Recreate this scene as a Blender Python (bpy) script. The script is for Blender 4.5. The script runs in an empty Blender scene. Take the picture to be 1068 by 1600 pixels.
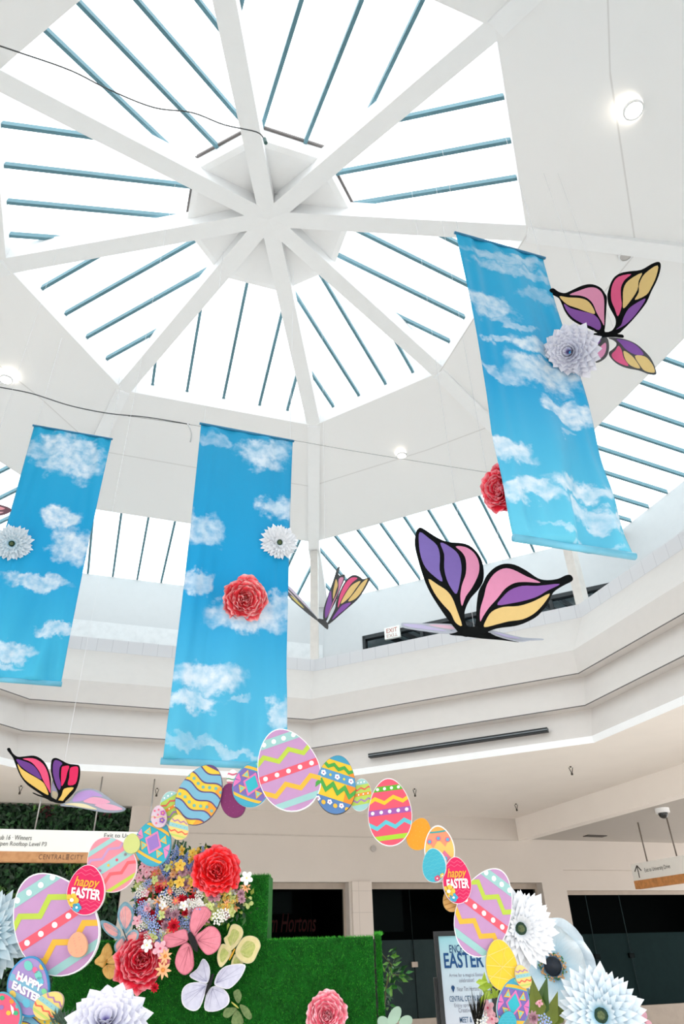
import bpy, bmesh, math, random
from mathutils import Vector, Matrix, Quaternion
from mathutils.geometry import tessellate_polygon
random.seed(7)
SC = bpy.context.scene
COL = SC.collection
# ------------------------------------------------------------------ camera
F = 1060.863; PITCH = 0.5814908; ROLL = -0.0308307
CAM = Vector((0, 0, 1.6))
fw = Vector((0, math.cos(PITCH), math.sin(PITCH)))
_r = Vector((1, 0, 0)); _u = _r.cross(fw)
RT = _r*math.cos(ROLL) + _u*math.sin(ROLL)
UP = -_r*math.sin(ROLL) + _u*math.cos(ROLL)
cd = bpy.data.cameras.new('camera'); cam = bpy.data.objects.new('camera', cd); COL.objects.link(cam)
cd.sensor_fit = 'VERTICAL'; cd.sensor_height = 36; cd.sensor_width = 36; cd.lens = 36*F/1600
cd.clip_start = .05; cd.clip_end = 500
m3 = Matrix((RT, UP, -fw)).transposed()
cam.matrix_world = Matrix.Translation(CAM) @ m3.to_4x4()
SC.camera = cam
# ------------------------------------------------------------------ light
W = bpy.data.worlds.new('world'); SC.world = W; W.use_nodes = True
WORLD_STRENGTH = 2.7
wn = W.node_tree; bg = wn.nodes['Background']
tc = wn.nodes.new('ShaderNodeTexCoord'); sp = wn.nodes.new('ShaderNodeSeparateXYZ')
rp = wn.nodes.new('ShaderNodeValToRGB')
wn.links.new(tc.outputs['Generated'], sp.inputs[0]); wn.links.new(sp.outputs['Z'], rp.inputs[0])
rp.color_ramp.elements[0].position = 0.0; rp.color_ramp.elements[0].color = (.555, .54, .53, 1)
rp.color_ramp.elements[1].position = .35; rp.color_ramp.elements[1].color = (.70, .715, .735, 1)
wn.links.new(rp.outputs[0], bg.inputs[0]); bg.inputs[1].default_value = WORLD_STRENGTH
SC.view_settings.view_transform = 'Standard'; SC.view_settings.look = 'None'
SC.view_settings.gamma = 1; SC.view_settings.use_curve_mapping = False
SC.view_settings.exposure = 0.76

# ------------------------------------------------------------------ helpers
def D(x, y): return RT*((x-534)/F) - UP*((y-800)/F) + fw
def at_h(x, y, h):                       # point on the pixel's ray at height h above the camera
    d = D(x, y); return CAM + d*(h/d.z)
def at_Y(x, y, Y):
    d = D(x, y); return CAM + d*(Y/d.y)
def at_pl(x, y, O, N):
    d = D(x, y); return CAM + d*((O-CAM).dot(N)/d.dot(N))
PSI = 0.34448411
CX, CY = -1.0886250, 6.9077886
ES = Vector((math.cos(PSI), math.sin(PSI), 0)); EN = Vector((-math.sin(PSI), math.cos(PSI), 0))
C0 = Vector((CX, CY, 1.6))
def L(s, n, h): return C0 + ES*s + EN*n + Vector((0, 0, h))
def at_n(x, y, n): return at_pl(x, y, L(0, n, 0), EN)
def sn(p): q = p - C0; return q.dot(ES), q.dot(EN), q.z
def lin(c): c /= 255.0; return c/12.92 if c <= .04045 else ((c+.055)/1.055)**2.4
_m = {}
def mat(name, rgb, rough=.6, metal=0, noise=.04, scale=6, bump=0, emit=0, spec=.5, tint=None):
    key = (name, tuple(rgb))
    if key in _m: return _m[key]
    m = bpy.data.materials.new(name); m.use_nodes = True; nt = m.node_tree; b = nt.nodes['Principled BSDF']
    col = tuple(lin(c) for c in rgb)
    b.inputs['Roughness'].default_value = rough; b.inputs['Metallic'].default_value = metal
    b.inputs['Specular IOR Level'].default_value = spec
    t = nt.nodes.new('ShaderNodeTexCoord'); n = nt.nodes.new('ShaderNodeTexNoise'); n.inputs['Scale'].default_value = scale
    n.inputs['Detail'].default_value = 3
    nt.links.new(t.outputs['Object'], n.inputs['Vector'])
    r = nt.nodes.new('ShaderNodeValToRGB')
    a = tint if tint else tuple(c*(1-noise*2) for c in col)
    if tint: a = tuple(lin(c) for c in tint)
    r.color_ramp.elements[0].color = (*a, 1); r.color_ramp.elements[1].color = (*col, 1)
    r.color_ramp.elements[0].position = .3; r.color_ramp.elements[1].position = .6
    nt.links.new(n.outputs[0], r.inputs[0]); nt.links.new(r.outputs[0], b.inputs['Base Color'])
    if bump:
        bp = nt.nodes.new('ShaderNodeBump'); bp.inputs['Strength'].default_value = bump; bp.inputs['Distance'].default_value = .01
        nt.links.new(n.outputs[0], bp.inputs['Height']); nt.links.new(bp.outputs[0], b.inputs['Normal'])
    if emit:
        b.inputs['Emission Color'].default_value = (*col, 1); b.inputs['Emission Strength'].default_value = emit
    _m[key] = m; return m
def paint(rgb, rough=.5):
    c = tuple(v*.87 for v in rgb) if min(rgb) < 225 else tuple(v*.95 for v in rgb)
    return mat('paint_%02x%02x%02x' % tuple(int(v) for v in c), c, rough, noise=.015, scale=20, spec=.3)
def brick_mat(name, rgb, line, bw, bh, mortar, offset=0., rough=.5):
    m = bpy.data.materials.new(name); m.use_nodes = True; nt = m.node_tree; b = nt.nodes['Principled BSDF']
    b.inputs['Roughness'].default_value = rough
    uv = nt.nodes.new('ShaderNodeTexCoord'); br = nt.nodes.new('ShaderNodeTexBrick')
    br.offset = offset; br.inputs['Scale'].default_value = 1
    c = tuple(lin(v) for v in rgb)
    br.inputs['Color1'].default_value = (*c, 1); br.inputs['Color2'].default_value = (*[v*.985 for v in c], 1)
    br.inputs['Mortar'].default_value = (*[lin(v) for v in line], 1)
    br.inputs['Brick Width'].default_value = bw; br.inputs['Row Height'].default_value = bh
    br.inputs['Mortar Size'].default_value = mortar; br.inputs['Mortar Smooth'].default_value = .2
    nt.links.new(uv.outputs['UV'], br.inputs['Vector']); nt.links.new(br.outputs['Color'], b.inputs['Base Color'])
    return m
def ramp_mat(name, c0, c1, c2=None, rough=.55, pos=(0, .6, 1), vein=.06, sub=0):
    """petal material: colour runs along UV.y from the base to the tip, with fine veins along UV.x"""
    m = bpy.data.materials.new(name); m.use_nodes = True; nt = m.node_tree; b = nt.nodes['Principled BSDF']
    b.inputs['Roughness'].default_value = rough; b.inputs['Specular IOR Level'].default_value = .25
    uv = nt.nodes.new('ShaderNodeTexCoord'); s = nt.nodes.new('ShaderNodeSeparateXYZ')
    mp = nt.nodes.new('ShaderNodeMapping'); mp.inputs['Scale'].default_value = (26, 3, 1)
    nz = nt.nodes.new('ShaderNodeTexNoise'); nz.inputs['Scale'].default_value = 1
    nt.links.new(uv.outputs['UV'], s.inputs[0]); nt.links.new(uv.outputs['UV'], mp.inputs[0]); nt.links.new(mp.outputs[0], nz.inputs[0])
    ad = nt.nodes.new('ShaderNodeMath'); ad.operation = 'MULTIPLY_ADD'; ad.inputs[1].default_value = .25
    nt.links.new(nz.outputs[0], ad.inputs[0])
    sb = nt.nodes.new('ShaderNodeMath'); sb.operation = 'SUBTRACT'; sb.inputs[1].default_value = .125
    nt.links.new(s.outputs['Y'], sb.inputs[0]); nt.links.new(sb.outputs[0], ad.inputs[2])
    r = nt.nodes.new('ShaderNodeValToRGB'); e = r.color_ramp.elements
    e[0].position = pos[0]; e[0].color = (*[lin(v) for v in c0], 1)
    e[1].position = pos[1]; e[1].color = (*[lin(v) for v in c1], 1)
    if c2: q = e.new(pos[2]); q.color = (*[lin(v) for v in c2], 1)
    nt.links.new(ad.outputs[0], r.inputs[0])
    bp = nt.nodes.new('ShaderNodeBump'); bp.inputs['Strength'].default_value = .35; bp.inputs['Distance'].default_value = .01
    nt.links.new(nz.outputs[0], bp.inputs['Height']); nt.links.new(bp.outputs[0], b.inputs['Normal'])
    nt.links.new(r.outputs[0], b.inputs['Base Color'])
    return m

def finish(bm, name, mats, root=None, origin=None, kind=None, smooth=False):
    """link ONE mesh object; bm is in world space, the origin moves to the given point"""
    if origin is None:
        vs = [v.co for v in bm.verts]
        mn = Vector((min(v.x for v in vs), min(v.y for v in vs), min(v.z for v in vs)))
        mx = Vector((max(v.x for v in vs), max(v.y for v in vs), max(v.z for v in vs)))
        origin = (mn+mx)/2
    bmesh.ops.translate(bm, verts=bm.verts, vec=-origin)
    me = bpy.data.meshes.new(name); bm.to_mesh(me); bm.free()
    for m in (mats if isinstance(mats, (list, tuple)) else [mats]): me.materials.append(m)
    if smooth:
        for p in me.polygons: p.use_smooth = True
    o = bpy.data.objects.new(name, me); COL.objects.link(o)
    if root is not None:
        o.parent = root; o.location = origin - wloc(root)
    else: o.location = origin
    if kind: o['kind'] = kind
    return o
def wloc(o):
    p = Vector(o.location)
    while o.parent: o = o.parent; p += Vector(o.location)
    return p
def tag(o, label, cat, group=None, kind=None):
    if label: o['label'] = label
    if cat: o['category'] = cat
    if group: o['group'] = group
    if kind: o['kind'] = kind
    return o
def thing(name, label, cat, loc, group=None):
    o = bpy.data.objects.new(name, None); o.empty_display_size = .1; COL.objects.link(o); o.location = loc
    return tag(o, label, cat, group)
def quad(bm, pts, mi=0, uv=None):
    f = bm.faces.new([bm.verts.new(p) for p in pts]); f.material_index = mi
    if uv:
        ul = bm.loops.layers.uv.verify()
        for l, c in zip(f.loops, uv): l[ul].uv = c
    return f
def box_bm(bm, o, ax, ay, az, mi=0):
    """box from corner o along the three edge vectors"""
    v = [bm.verts.new(o + ax*i + ay*j + az*k) for k in (0, 1) for j in (0, 1) for i in (0, 1)]
    for a in ((0,2,3,1),(4,5,7,6),(0,1,5,4),(2,6,7,3),(0,4,6,2),(1,3,7,5)):
        f = bm.faces.new([v[i] for i in a]); f.material_index = mi
def lbox(bm, s0, s1, n0, n1, h0, h1, mi=0):
    box_bm(bm, L(s0, n0, h0), ES*(s1-s0), EN*(n1-n0), Vector((0, 0, h1-h0)), mi)
def beam_bm(bm, p0, p1, w, h0, h1, mi=0):
    """box whose underside runs p0 -> p1, w wide, rising h0 / h1 at the ends"""
    d = (p1-p0); s = Vector((d.y, -d.x, 0)).normalized()*(w/2)
    a = [p0-s, p0+s, p0+s+Vector((0,0,h0)), p0-s+Vector((0,0,h0))]
    b = [p1-s, p1+s, p1+s+Vector((0,0,h1)), p1-s+Vector((0,0,h1))]
    va = [bm.verts.new(p) for p in a]; vb = [bm.verts.new(p) for p in b]
    bm.faces.new(va[::-1]).material_index = mi; bm.faces.new(vb).material_index = mi
    for i in range(4):
        j = (i+1) % 4; bm.faces.new([va[i], va[j], vb[j], vb[i]]).material_index = mi
def tube_bm(bm, pts, r, n=8, mi=0, r1=None):
    rings = []
    for i, p in enumerate(pts):
        d = (pts[min(i+1, len(pts)-1)] - pts[max(i-1, 0)]).normalized()
        a = d.orthogonal().normalized(); b = d.cross(a)
        if rings: # keep frames aligned
            pa = (rings[-1][0].co - pts[i-1]); a = (pa - d*pa.dot(d)).normalized(); b = d.cross(a)
        rr = r if r1 is None else r + (r1-r)*i/(len(pts)-1)
        rings.append([bm.verts.new(p + (a*math.cos(t*2*math.pi/n) + b*math.sin(t*2*math.pi/n))*rr) for t in range(n)])
    for x, y in zip(rings, rings[1:]):
        for i in range(n):
            j = (i+1) % n; bm.faces.new([x[i], x[j], y[j], y[i]]).material_index = mi
    bm.faces.new(rings[0][::-1]).material_index = mi; bm.faces.new(rings[-1]).material_index = mi
def catm(poly, n=4, closed=True):
    out = []; N = len(poly)
    for i in range(N if closed else N-1):
        p = [poly[(i+k) % N] if closed else poly[max(0, min(N-1, i+k))] for k in (-1, 0, 1, 2)]
        for q in range(n):
            t = q/n
            out.append(tuple(.5*((2*p[1][c]) + (-p[0][c]+p[2][c])*t + (2*p[0][c]-5*p[1][c]+4*p[2][c]-p[3][c])*t*t
                       + (-p[0][c]+3*p[1][c]-3*p[2][c]+p[3][c])*t**3) for c in (0, 1)))
    if not closed: out.append(tuple(poly[-1]))
    return out

# ------------------------------------------------------------------ shell materials
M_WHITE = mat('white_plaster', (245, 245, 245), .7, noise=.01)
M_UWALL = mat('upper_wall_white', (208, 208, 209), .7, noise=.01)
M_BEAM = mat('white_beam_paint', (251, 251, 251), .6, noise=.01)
M_CEIL = brick_mat('white_ceiling_panels', (249, 248, 247), (228, 226, 224), 20, 1.62, .012)
M_FASC = mat('cream_plaster', (213, 207, 202), .7, noise=.01)
M_TILE = brick_mat('white_parapet_tiles', (214, 214, 217), (194, 194, 198), .30, .6, .006)
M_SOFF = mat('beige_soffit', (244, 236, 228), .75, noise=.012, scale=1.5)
M_WALLB = mat('beige_wall', (208, 199, 190), .75, noise=.012, scale=1.5)
M_GAP = mat('dark_reveal', (105, 100, 98), .8)
M_BAR = mat('teal_grey_metal', (92, 134, 146), .6, noise=.05)
M_DARK = mat('black_metal', (22, 26, 28), .45)
M_STEEL = mat('grey_rod_steel', (170, 168, 165), .35, metal=.6)
def glass_mat(name, tintc, gl=.05):
    m = bpy.data.materials.new(name); m.use_nodes = True; nt = m.node_tree; nt.nodes.clear()
    o = nt.nodes.new('ShaderNodeOutputMaterial'); mx = nt.nodes.new('ShaderNodeMixShader')
    t = nt.nodes.new('ShaderNodeBsdfTransparent'); g = nt.nodes.new('ShaderNodeBsdfGlossy')
    nz = nt.nodes.new('ShaderNodeTexNoise'); nz.inputs['Scale'].default_value = .8
    mr = nt.nodes.new('ShaderNodeMix'); mr.data_type = 'RGBA'
    mr.inputs[6].default_value = (*[lin(v) for v in tintc], 1); mr.inputs[7].default_value = (*[min(1, lin(v)*1.04) for v in tintc], 1)
    nt.links.new(nz.outputs[0], mr.inputs[0]); nt.links.new(mr.outputs[2], t.inputs[0])
    g.inputs['Roughness'].default_value = .05; mx.inputs[0].default_value = gl
    nt.links.new(t.outputs[0], mx.inputs[1]); nt.links.new(g.outputs[0], mx.inputs[2]); nt.links.new(mx.outputs[0], o.inputs[0])
    return m
M_SKYGLASS = glass_mat('skylight_glass', (248, 251, 252))
M_LOWGLASS = glass_mat('tinted_roof_glass', (236, 249, 252))
M_SHOPGLASS = glass_mat('shop_glass', (150, 160, 160), 0)

# ------------------------------------------------------------------ atrium shell
U = 4.0
def octa(R, H):                      # corners k = between face k and k+1 ; R = apothem
    rc = R/math.cos(math.pi/8)
    return [C0 + Vector((rc*math.cos(math.pi/2+PSI-math.pi/4*k-math.pi/8), rc*math.sin(math.pi/2+PSI-math.pi/4*k-math.pi/8), H)) for k in range(8)]
A2 = [(-.551, 11.239), (1.999, 9.753), (3.106, 6.707), (2.094, 3.797), (-1.297, 2.45), (-4.362, 4.173), (-5.385, 7.015), (-4.32, 9.983)]
HA = 9.646
RA = [Vector((x, y, 1.6+HA)) for x, y in A2]
def band(name, P, Q, m, uvs=True, kind='structure'):
    bm = bmesh.new()
    for k in range(8):
        a, b, c, d = P[k-1], P[k], Q[k], Q[k-1]
        w = (b-a).length; h = ((c+d)/2-(a+b)/2).length; w2 = (c-d).length
        quad(bm, [a, b, c, d], 0, [(5-w/2, h), (5+w/2, h), (5+w2/2, 0), (5-w2/2, 0)])
    return finish(bm, name, m, kind=kind, origin=C0.copy())
L1 = octa(6.96, 8.62); L2 = octa(9.54, 8.30)
curb_top = [p + Vector((0, 0, .33)) for p in RA]
band('trim_1', curb_top, RA, M_WHITE)
band('ceiling', RA, L1, M_CEIL)
W0 = octa(9.54, 6.9); W1 = octa(9.54, 4.4)
# upper storey walls, one per face
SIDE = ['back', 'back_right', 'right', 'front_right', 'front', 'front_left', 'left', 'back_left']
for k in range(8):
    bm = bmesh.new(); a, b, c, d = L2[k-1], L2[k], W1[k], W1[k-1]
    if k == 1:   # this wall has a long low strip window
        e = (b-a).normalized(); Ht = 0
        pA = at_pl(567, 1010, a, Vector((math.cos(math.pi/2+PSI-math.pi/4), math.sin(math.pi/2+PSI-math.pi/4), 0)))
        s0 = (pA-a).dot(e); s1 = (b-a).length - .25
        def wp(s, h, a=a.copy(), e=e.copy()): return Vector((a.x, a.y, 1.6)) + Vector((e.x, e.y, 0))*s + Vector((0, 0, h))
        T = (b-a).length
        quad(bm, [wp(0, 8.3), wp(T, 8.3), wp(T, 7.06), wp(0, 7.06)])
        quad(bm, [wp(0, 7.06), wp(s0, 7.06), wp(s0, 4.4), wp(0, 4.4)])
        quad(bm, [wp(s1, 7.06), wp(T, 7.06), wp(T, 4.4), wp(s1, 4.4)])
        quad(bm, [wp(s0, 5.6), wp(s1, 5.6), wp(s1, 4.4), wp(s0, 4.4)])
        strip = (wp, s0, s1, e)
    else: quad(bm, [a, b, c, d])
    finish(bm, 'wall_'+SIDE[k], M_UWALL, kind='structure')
band('floor_upper', octa(6.6, 4.4), W1, M_WALLB)
bm = bmesh.new()
kk = octa(9.52, 7.04); kb = octa(9.52, 4.4); quad(bm, [kk[7]*.97+kk[0]*.03, kk[0]*.995+kk[7]*.005, kb[0]*.995+kb[7]*.005, kb[7]*.97+kb[0]*.03]); finish(bm, 'trim_40', mat('bright_dado', (226, 226, 227), .6), kind='structure')
band('trim_2', octa(6.97, 5.58), octa(7.2, 5.58), M_WHITE)
band('trim_5', octa(7.2, 5.58), octa(7.2, 4.4), M_WHITE)
# strip window in the back right upper wall
wp, s0, s1, e = strip
nrm = Vector((e.y, -e.x, 0)); nrm = -nrm if nrm.dot(C0-wp(0, 6)) > 0 else nrm      # outward
win = thing('window_20', None, None, wp((s0+s1)/2, 5.6)); win['kind'] = 'structure'
bm = bmesh.new()
for (sa, sb, ha, hb) in ((s0, s1, 6.96, 7.06), (s0, s1, 5.6, 5.68), (s0, s0+.08, 5.6, 7.06), (s1-.08, s1, 5.6, 7.06)):
    box_bm(bm, wp(sa, ha)-nrm*.03, e*(sb-sa), nrm*.15, Vector((0, 0, hb-ha)))
for i in range(1, 4):
    s = s0+(s1-s0)*i/4; box_bm(bm, wp(s-.04, 5.68)-nrm*.02, e*.08, nrm*.12, Vector((0, 0, 1.3)))
finish(bm, 'window_frame', mat('dark_bronze', (34, 37, 40), .5), win)
bm = bmesh.new(); quad(bm, [wp(s0, 5.6)+nrm*.06, wp(s1, 5.6)+nrm*.06, wp(s1, 7.06)+nrm*.06, wp(s0, 7.06)+nrm*.06]); finish(bm, 'pane', glass_mat('smoked_glass', (214, 224, 228), .03), win)
# the room seen through the strip window: grey ceiling with struts
bm = bmesh.new(); box_bm(bm, wp(s0-.5, 5.0)+nrm*2.6, e*(s1-s0+1), nrm*.1, Vector((0, 0, 3.0)))
box_bm(bm, wp(s0-.5, 7.4)+nrm*.1, e*(s1-s0+1), nrm*2.5, Vector((0, 0, .1)))
box_bm(bm, wp(s0-.5, 5.0)+nrm*.1, e*(s1-s0+1), nrm*2.5, Vector((0, 0, .1)))
for q_ in (s0-.6, s1+.5): box_bm(bm, wp(q_, 5.0)+nrm*.1, e*.1, nrm*2.5, Vector((0, 0, 2.5)))
finish(bm, 'wall_passage', mat('passage_grey', (206, 216, 220), .7, noise=.1), kind='structure')
bm = bmesh.new()
s = s0+.3
while s < s1:
    box_bm(bm, wp(s, 7.2)+nrm*.5, e*.06+nrm*.0, nrm*1.8+e*.5, Vector((0, 0, .14))); s += .42
finish(bm, 'trim_3', mat('strut_dark', (70, 78, 84), .5), kind='structure')

T1 = octa(6.97, 5.58); T2 = octa(6.97, 5.31); T3 = octa(6.42, 4.50); F1 = octa(6.42, 4.08)
band('trim_4', T1, T2, M_TILE)
band('fascia_top', T2, T3, M_FASC); band('fascia_upper', T3, F1, M_FASC)
band('trim_6', F1, octa(6.422, 4.062), M_GAP)
G1 = octa(6.60, 4.05); band('fascia_lip', octa(6.422, 4.062), G1, M_FASC)
F2 = octa(6.40, 3.51); band('fascia_middle', G1, F2, M_FASC)
band('trim_7', F2, octa(6.402, 3.492), M_GAP)
G2 = octa(6.58, 3.48); band('fascia_lip', octa(6.402, 3.492), G2, M_FASC)
S1 = octa(6.40, 2.99); band('fascia_lower', G2, S1, M_FASC)
S2 = octa(6.42, 2.88); band('trim_8', S1, S2, M_WHITE)

# ------------------------------------------------------------------ hub, spokes, skylight glazing
HC = Vector((CX-.01, CY-.02, 1.6+10.52))
hubR = octa(1.22, 10.456); hubT = octa(1.22, 10.80); hubO = octa(1.32, 10.80)
bm = bmesh.new()
apx = C0+Vector((0, 0, 10.85))
for k in range(8):
    quad(bm, [hubR[k-1], hubR[k], apx])
    quad(bm, [hubT[k-1], hubT[k], hubR[k], hubR[k-1]])
    quad(bm, [hubO[k-1], hubO[k], hubR[k]+(hubO[k]-hubT[k]), hubR[k-1]+(hubO[k-1]-hubT[k-1])])
    quad(bm, [hubR[k-1], hubR[k], hubR[k]+(hubO[k]-hubT[k]), hubR[k-1]+(hubO[k-1]-hubT[k-1])])
finish(bm, 'trim_9', M_BEAM, kind='structure')
for k in range(8):
    bm = bmesh.new(); d = (RA[k]-HC).normalized()
    beam_bm(bm, HC-d*.16, RA[k]+d*.12, .29, .42, .34)
    finish(bm, 'trim_%d' % (10+k), M_BEAM, kind='structure')
    # rib that carries on down the fold of the sloping ceiling
    bm = bmesh.new(); q = L1[k]; q2 = L1[k]+(L2[k]-L1[k])*.98
    beam_bm(bm, RA[k]-Vector((0, 0, .05)), q-Vector((0, 0, .16)), .27, .1, .22)
    beam_bm(bm, q-Vector((0, 0, .16)), q2-Vector((0, 0, .16)), .27, .22, .22)
    finish(bm, 'trim_%d' % (18+k), M_BEAM, kind='structure')
    # column from the parapet up to the rib
    t = T1[k]; rad = (Vector((t.x, t.y, 0))-Vector((CX, CY, 0))).normalized(); tan = Vector((-rad.y, rad.x, 0))
    bm = bmesh.new(); b0 = Vector((t.x, t.y, 1.6+5.0))+rad*.06
    box_bm(bm, b0-tan*.09, tan*.18, rad*.22, Vector((0, 0, 3.42)))
    finish(bm, 'trim_%d' % (26+k), mat('column_cream', (226, 220, 214), .6), kind='structure')
def inter2(p, d, a, b):                  # ray p + t d with the line a-b in plan -> t, or None
    ex, ey = b.x-a.x, b.y-a.y; den = d.x*ey - d.y*ex
    if abs(den) < 1e-9: return None
    t = ((a.x-p.x)*ey - (a.y-p.y)*ex)/den; s = ((a.x-p.x)*d.y - (a.y-p.y)*d.x)/den
    return t if -0.001 <= s <= 1.001 and t > 0 else None
for k in range(8):
    a = RA[k-1]+Vector((0, 0, .33)); b = RA[k]+Vector((0, 0, .33)); h0, h1 = hubO[k-1], hubO[k]
    w = thing('window_%d' % (k+1), None, None, (a+b)/2); w['kind'] = 'structure'
    bm = bmesh.new(); up = Vector((0, 0, .05))
    quad(bm, [a+up, b+up, h1+up, h0+up]); finish(bm, 'pane', M_SKYGLASS, w)
    # rim on the hub where the glass lands
    bm = bmesh.new(); m_ = (h1-h0)
    box_bm(bm, h0+Vector((0, 0, -.03)), m_, (Vector((h0.x, h0.y, 0))-Vector((CX, CY, 0))).normalized()*.04, Vector((0, 0, .05)))
    finish(bm, 'hub_flashing', M_GAP, w)
    n = (b-a).cross((h0+h1)/2-(a+b)/2).normalized()
    inw = Vector((-(b-a).y, (b-a).x, 0)).normalized()
    if inw.dot(C0-a) < 0: inw = -inw
    BD = [[.54, 1.24, 2.0, 2.77, 3.38], [.5, 1.14, 1.78, 2.41], [.55, 1.17, 1.79, 2.4], [.8, 1.41, 2.06], [.9, 1.6, 2.3, 3.0], [.86, 1.47, 2.06, 2.65], [.8, 1.42, 2.03, 2.64], [.74, 1.35, 1.95, 2.55]][k]
    for dd in BD:
        p = a + (b-a).normalized()*dd
        ts = [t for t in (inter2(p, inw, a, Vector((CX, CY, 0))), inter2(p, inw, b, Vector((CX, CY, 0))), inter2(p, inw, h0, h1)) if t]
        t = min(ts)
        q = p + inw*t; q.z = a.z - (n.x*(q.x-a.x)+n.y*(q.y-a.y))/n.z
        bm = bmesh.new(); beam_bm(bm, p-Vector((0, 0, .05)), q-Vector((0, 0, .05)), .055, .09, .09)
        finish(bm, 'glazing_bar', M_BAR, w)
# lower ring of sloping roof glass
for k in range(8):
    a, b, c, d = L1[k-1], L1[k], L2[k], L2[k-1]
    w = thing('window_%d' % (k+9), None, None, (a+b)/2); w['kind'] = 'structure'
    bm = bmesh.new(); up = Vector((0, 0, .1)); quad(bm, [a+up, b+up, c+up, d+up]); finish(bm, 'pane', M_LOWGLASS, w)
    mid = (c+d)/2; e = (c-d).normalized(); half = (c-d).length/2; hi = (b-a).length/2
    ang = math.pi/2+PSI-math.pi/4*k; nv = Vector((math.cos(ang), math.sin(ang), 0))
    for i in range(-6, 7):
        s = i*.605 + .12
        if abs(s) > half-.1: continue
        p = mid + e*s
        f = 0 if abs(s) <= hi else (abs(s)-hi)/(half-hi)
        ctr = (a+b)/2 + e*s
        q = ctr + (mid-(a+b)/2)*f
        bm = bmesh.new(); beam_bm(bm, q, p, .05, .09, .09); finish(bm, 'glazing_bar', M_BAR, w)

# ------------------------------------------------------------------ ground storey
SB = sn(at_h(826, 1285, 2.7))[0]; NW = 9.55
SL = -14.0; SR = 17.0; NB = -9.55
def soffit():
    bm = bmesh.new(); rect = {}
    def hit(P):
        q = P-C0; s, n = q.dot(ES), q.dot(EN)
        c = []
        if s > 0: c.append(SB/s)
        if s < 0: c.append(SL/s)
        if n > 0: c.append(NW/n)
        if n < 0: c.append(NB/n)
        t = min(c); return L(s*t, n*t, 2.88)
    O = [hit(p) for p in S2]
    cor = {1: (SB, NW), 3: (SB, NB), 5: (SL, NB), 7: (SL, NW)}
    for k in range(8):
        pts = [S2[k-1], S2[k], O[k]]
        if k in cor: pts.append(L(*cor[k], 2.88))
        pts.append(O[k-1]); quad(bm, pts)
    bmesh.ops.triangulate(bm, faces=bm.faces)
    return finish(bm, 'ceiling_soffit', M_SOFF, kind='structure')
soffit()
bm = bmesh.new(); lbox(bm, SB, SB+.3, NB, NW, 2.38, 3.1); finish(bm, 'trim_34', M_SOFF, kind='structure')
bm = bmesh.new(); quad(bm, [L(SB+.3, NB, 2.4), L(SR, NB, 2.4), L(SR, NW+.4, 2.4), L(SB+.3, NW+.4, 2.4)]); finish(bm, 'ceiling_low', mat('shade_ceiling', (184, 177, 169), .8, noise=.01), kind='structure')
bm = bmesh.new()
quad(bm, [L(SL-4, -22, -1.6), L(SR, -22, -1.6), L(SR, 14, -1.6), L(SL-4, 14, -1.6)], 0, [(0, 0), (35, 0), (35, 36), (0, 36)])
finish(bm, 'floor', brick_mat('stone_floor_tiles', (248, 244, 238), (214, 208, 202), .6, .6, .005, rough=.35), kind='structure')
def S(x, y): return sn(at_n(x, y, NW))[0]
def H(x, y): return sn(at_n(x, y, NW))[2]
sGl = S(208, 1249); hG = H(150, 1247)
b1l, b1r = S(400, 1391), S(545, 1391); b2l, b2r = S(580, 1391), S(848, 1391); b3l = S(885, 1391)
hHead = H(480, 1378); hHead3 = H(960, 1359.5)
hG = min(hG, 2.88)
bm = bmesh.new()
sG0 = S(0, 1249)-1.2
for a in ((SL, sG0, -1.6, 2.93), (sG0, sGl, hG, 2.93), (sG0, sGl, -1.6, -.6), (sGl, b1l, -1.6, 2.93), (b1l, b2r, hHead, 2.93), (b1r, b2l, -1.6, hHead),
          (b2r, b3l, -1.6, 2.93), (b3l, SR, hHead3, 2.93)):
    lbox(bm, a[0], a[1], NW, NW+.45, a[2], a[3])
finish(bm, 'wall_ground_back', M_WALLB, kind='structure')
# tiled pilaster between the two shop fronts
bm = bmesh.new(); x0, x1 = S(549, 1400), b2l-.01; lbox(bm, x0, x1, NW-.06, NW, -1.6, hHead+.01)
ul = bm.loops.layers.uv.verify()
for f in bm.faces:
    for l in f.loops: q = sn(l.vert.co); l[ul].uv = (q[0], q[2])
finish(bm, 'trim_35', brick_mat('beige_wall_tiles', (212, 201, 191), (186, 176, 167), .36, .42, .005), kind='structure')
bm = bmesh.new(); lbox(bm, sGl, SB, NW-.012, NW, 2.36, 2.385); finish(bm, 'trim_36', mat('seam_tan', (196, 187, 178), .7), kind='structure')
bm = bmesh.new(); lbox(bm, b3l, SR, NW+.12, NW+.4, hHead3-.45, hHead3); finish(bm, 'trim_37', M_WALLB, kind='structure')
M_INT = mat('dark_shop_interior', (9, 14, 16), .6); M_FILM = mat('grey_privacy_film', (140, 150, 152), .5); M_FILM3 = mat('slate_privacy_film', (72, 98, 101), .5)
M_FRAME = mat('taupe_aluminium', (176, 162, 148), .5)
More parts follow.
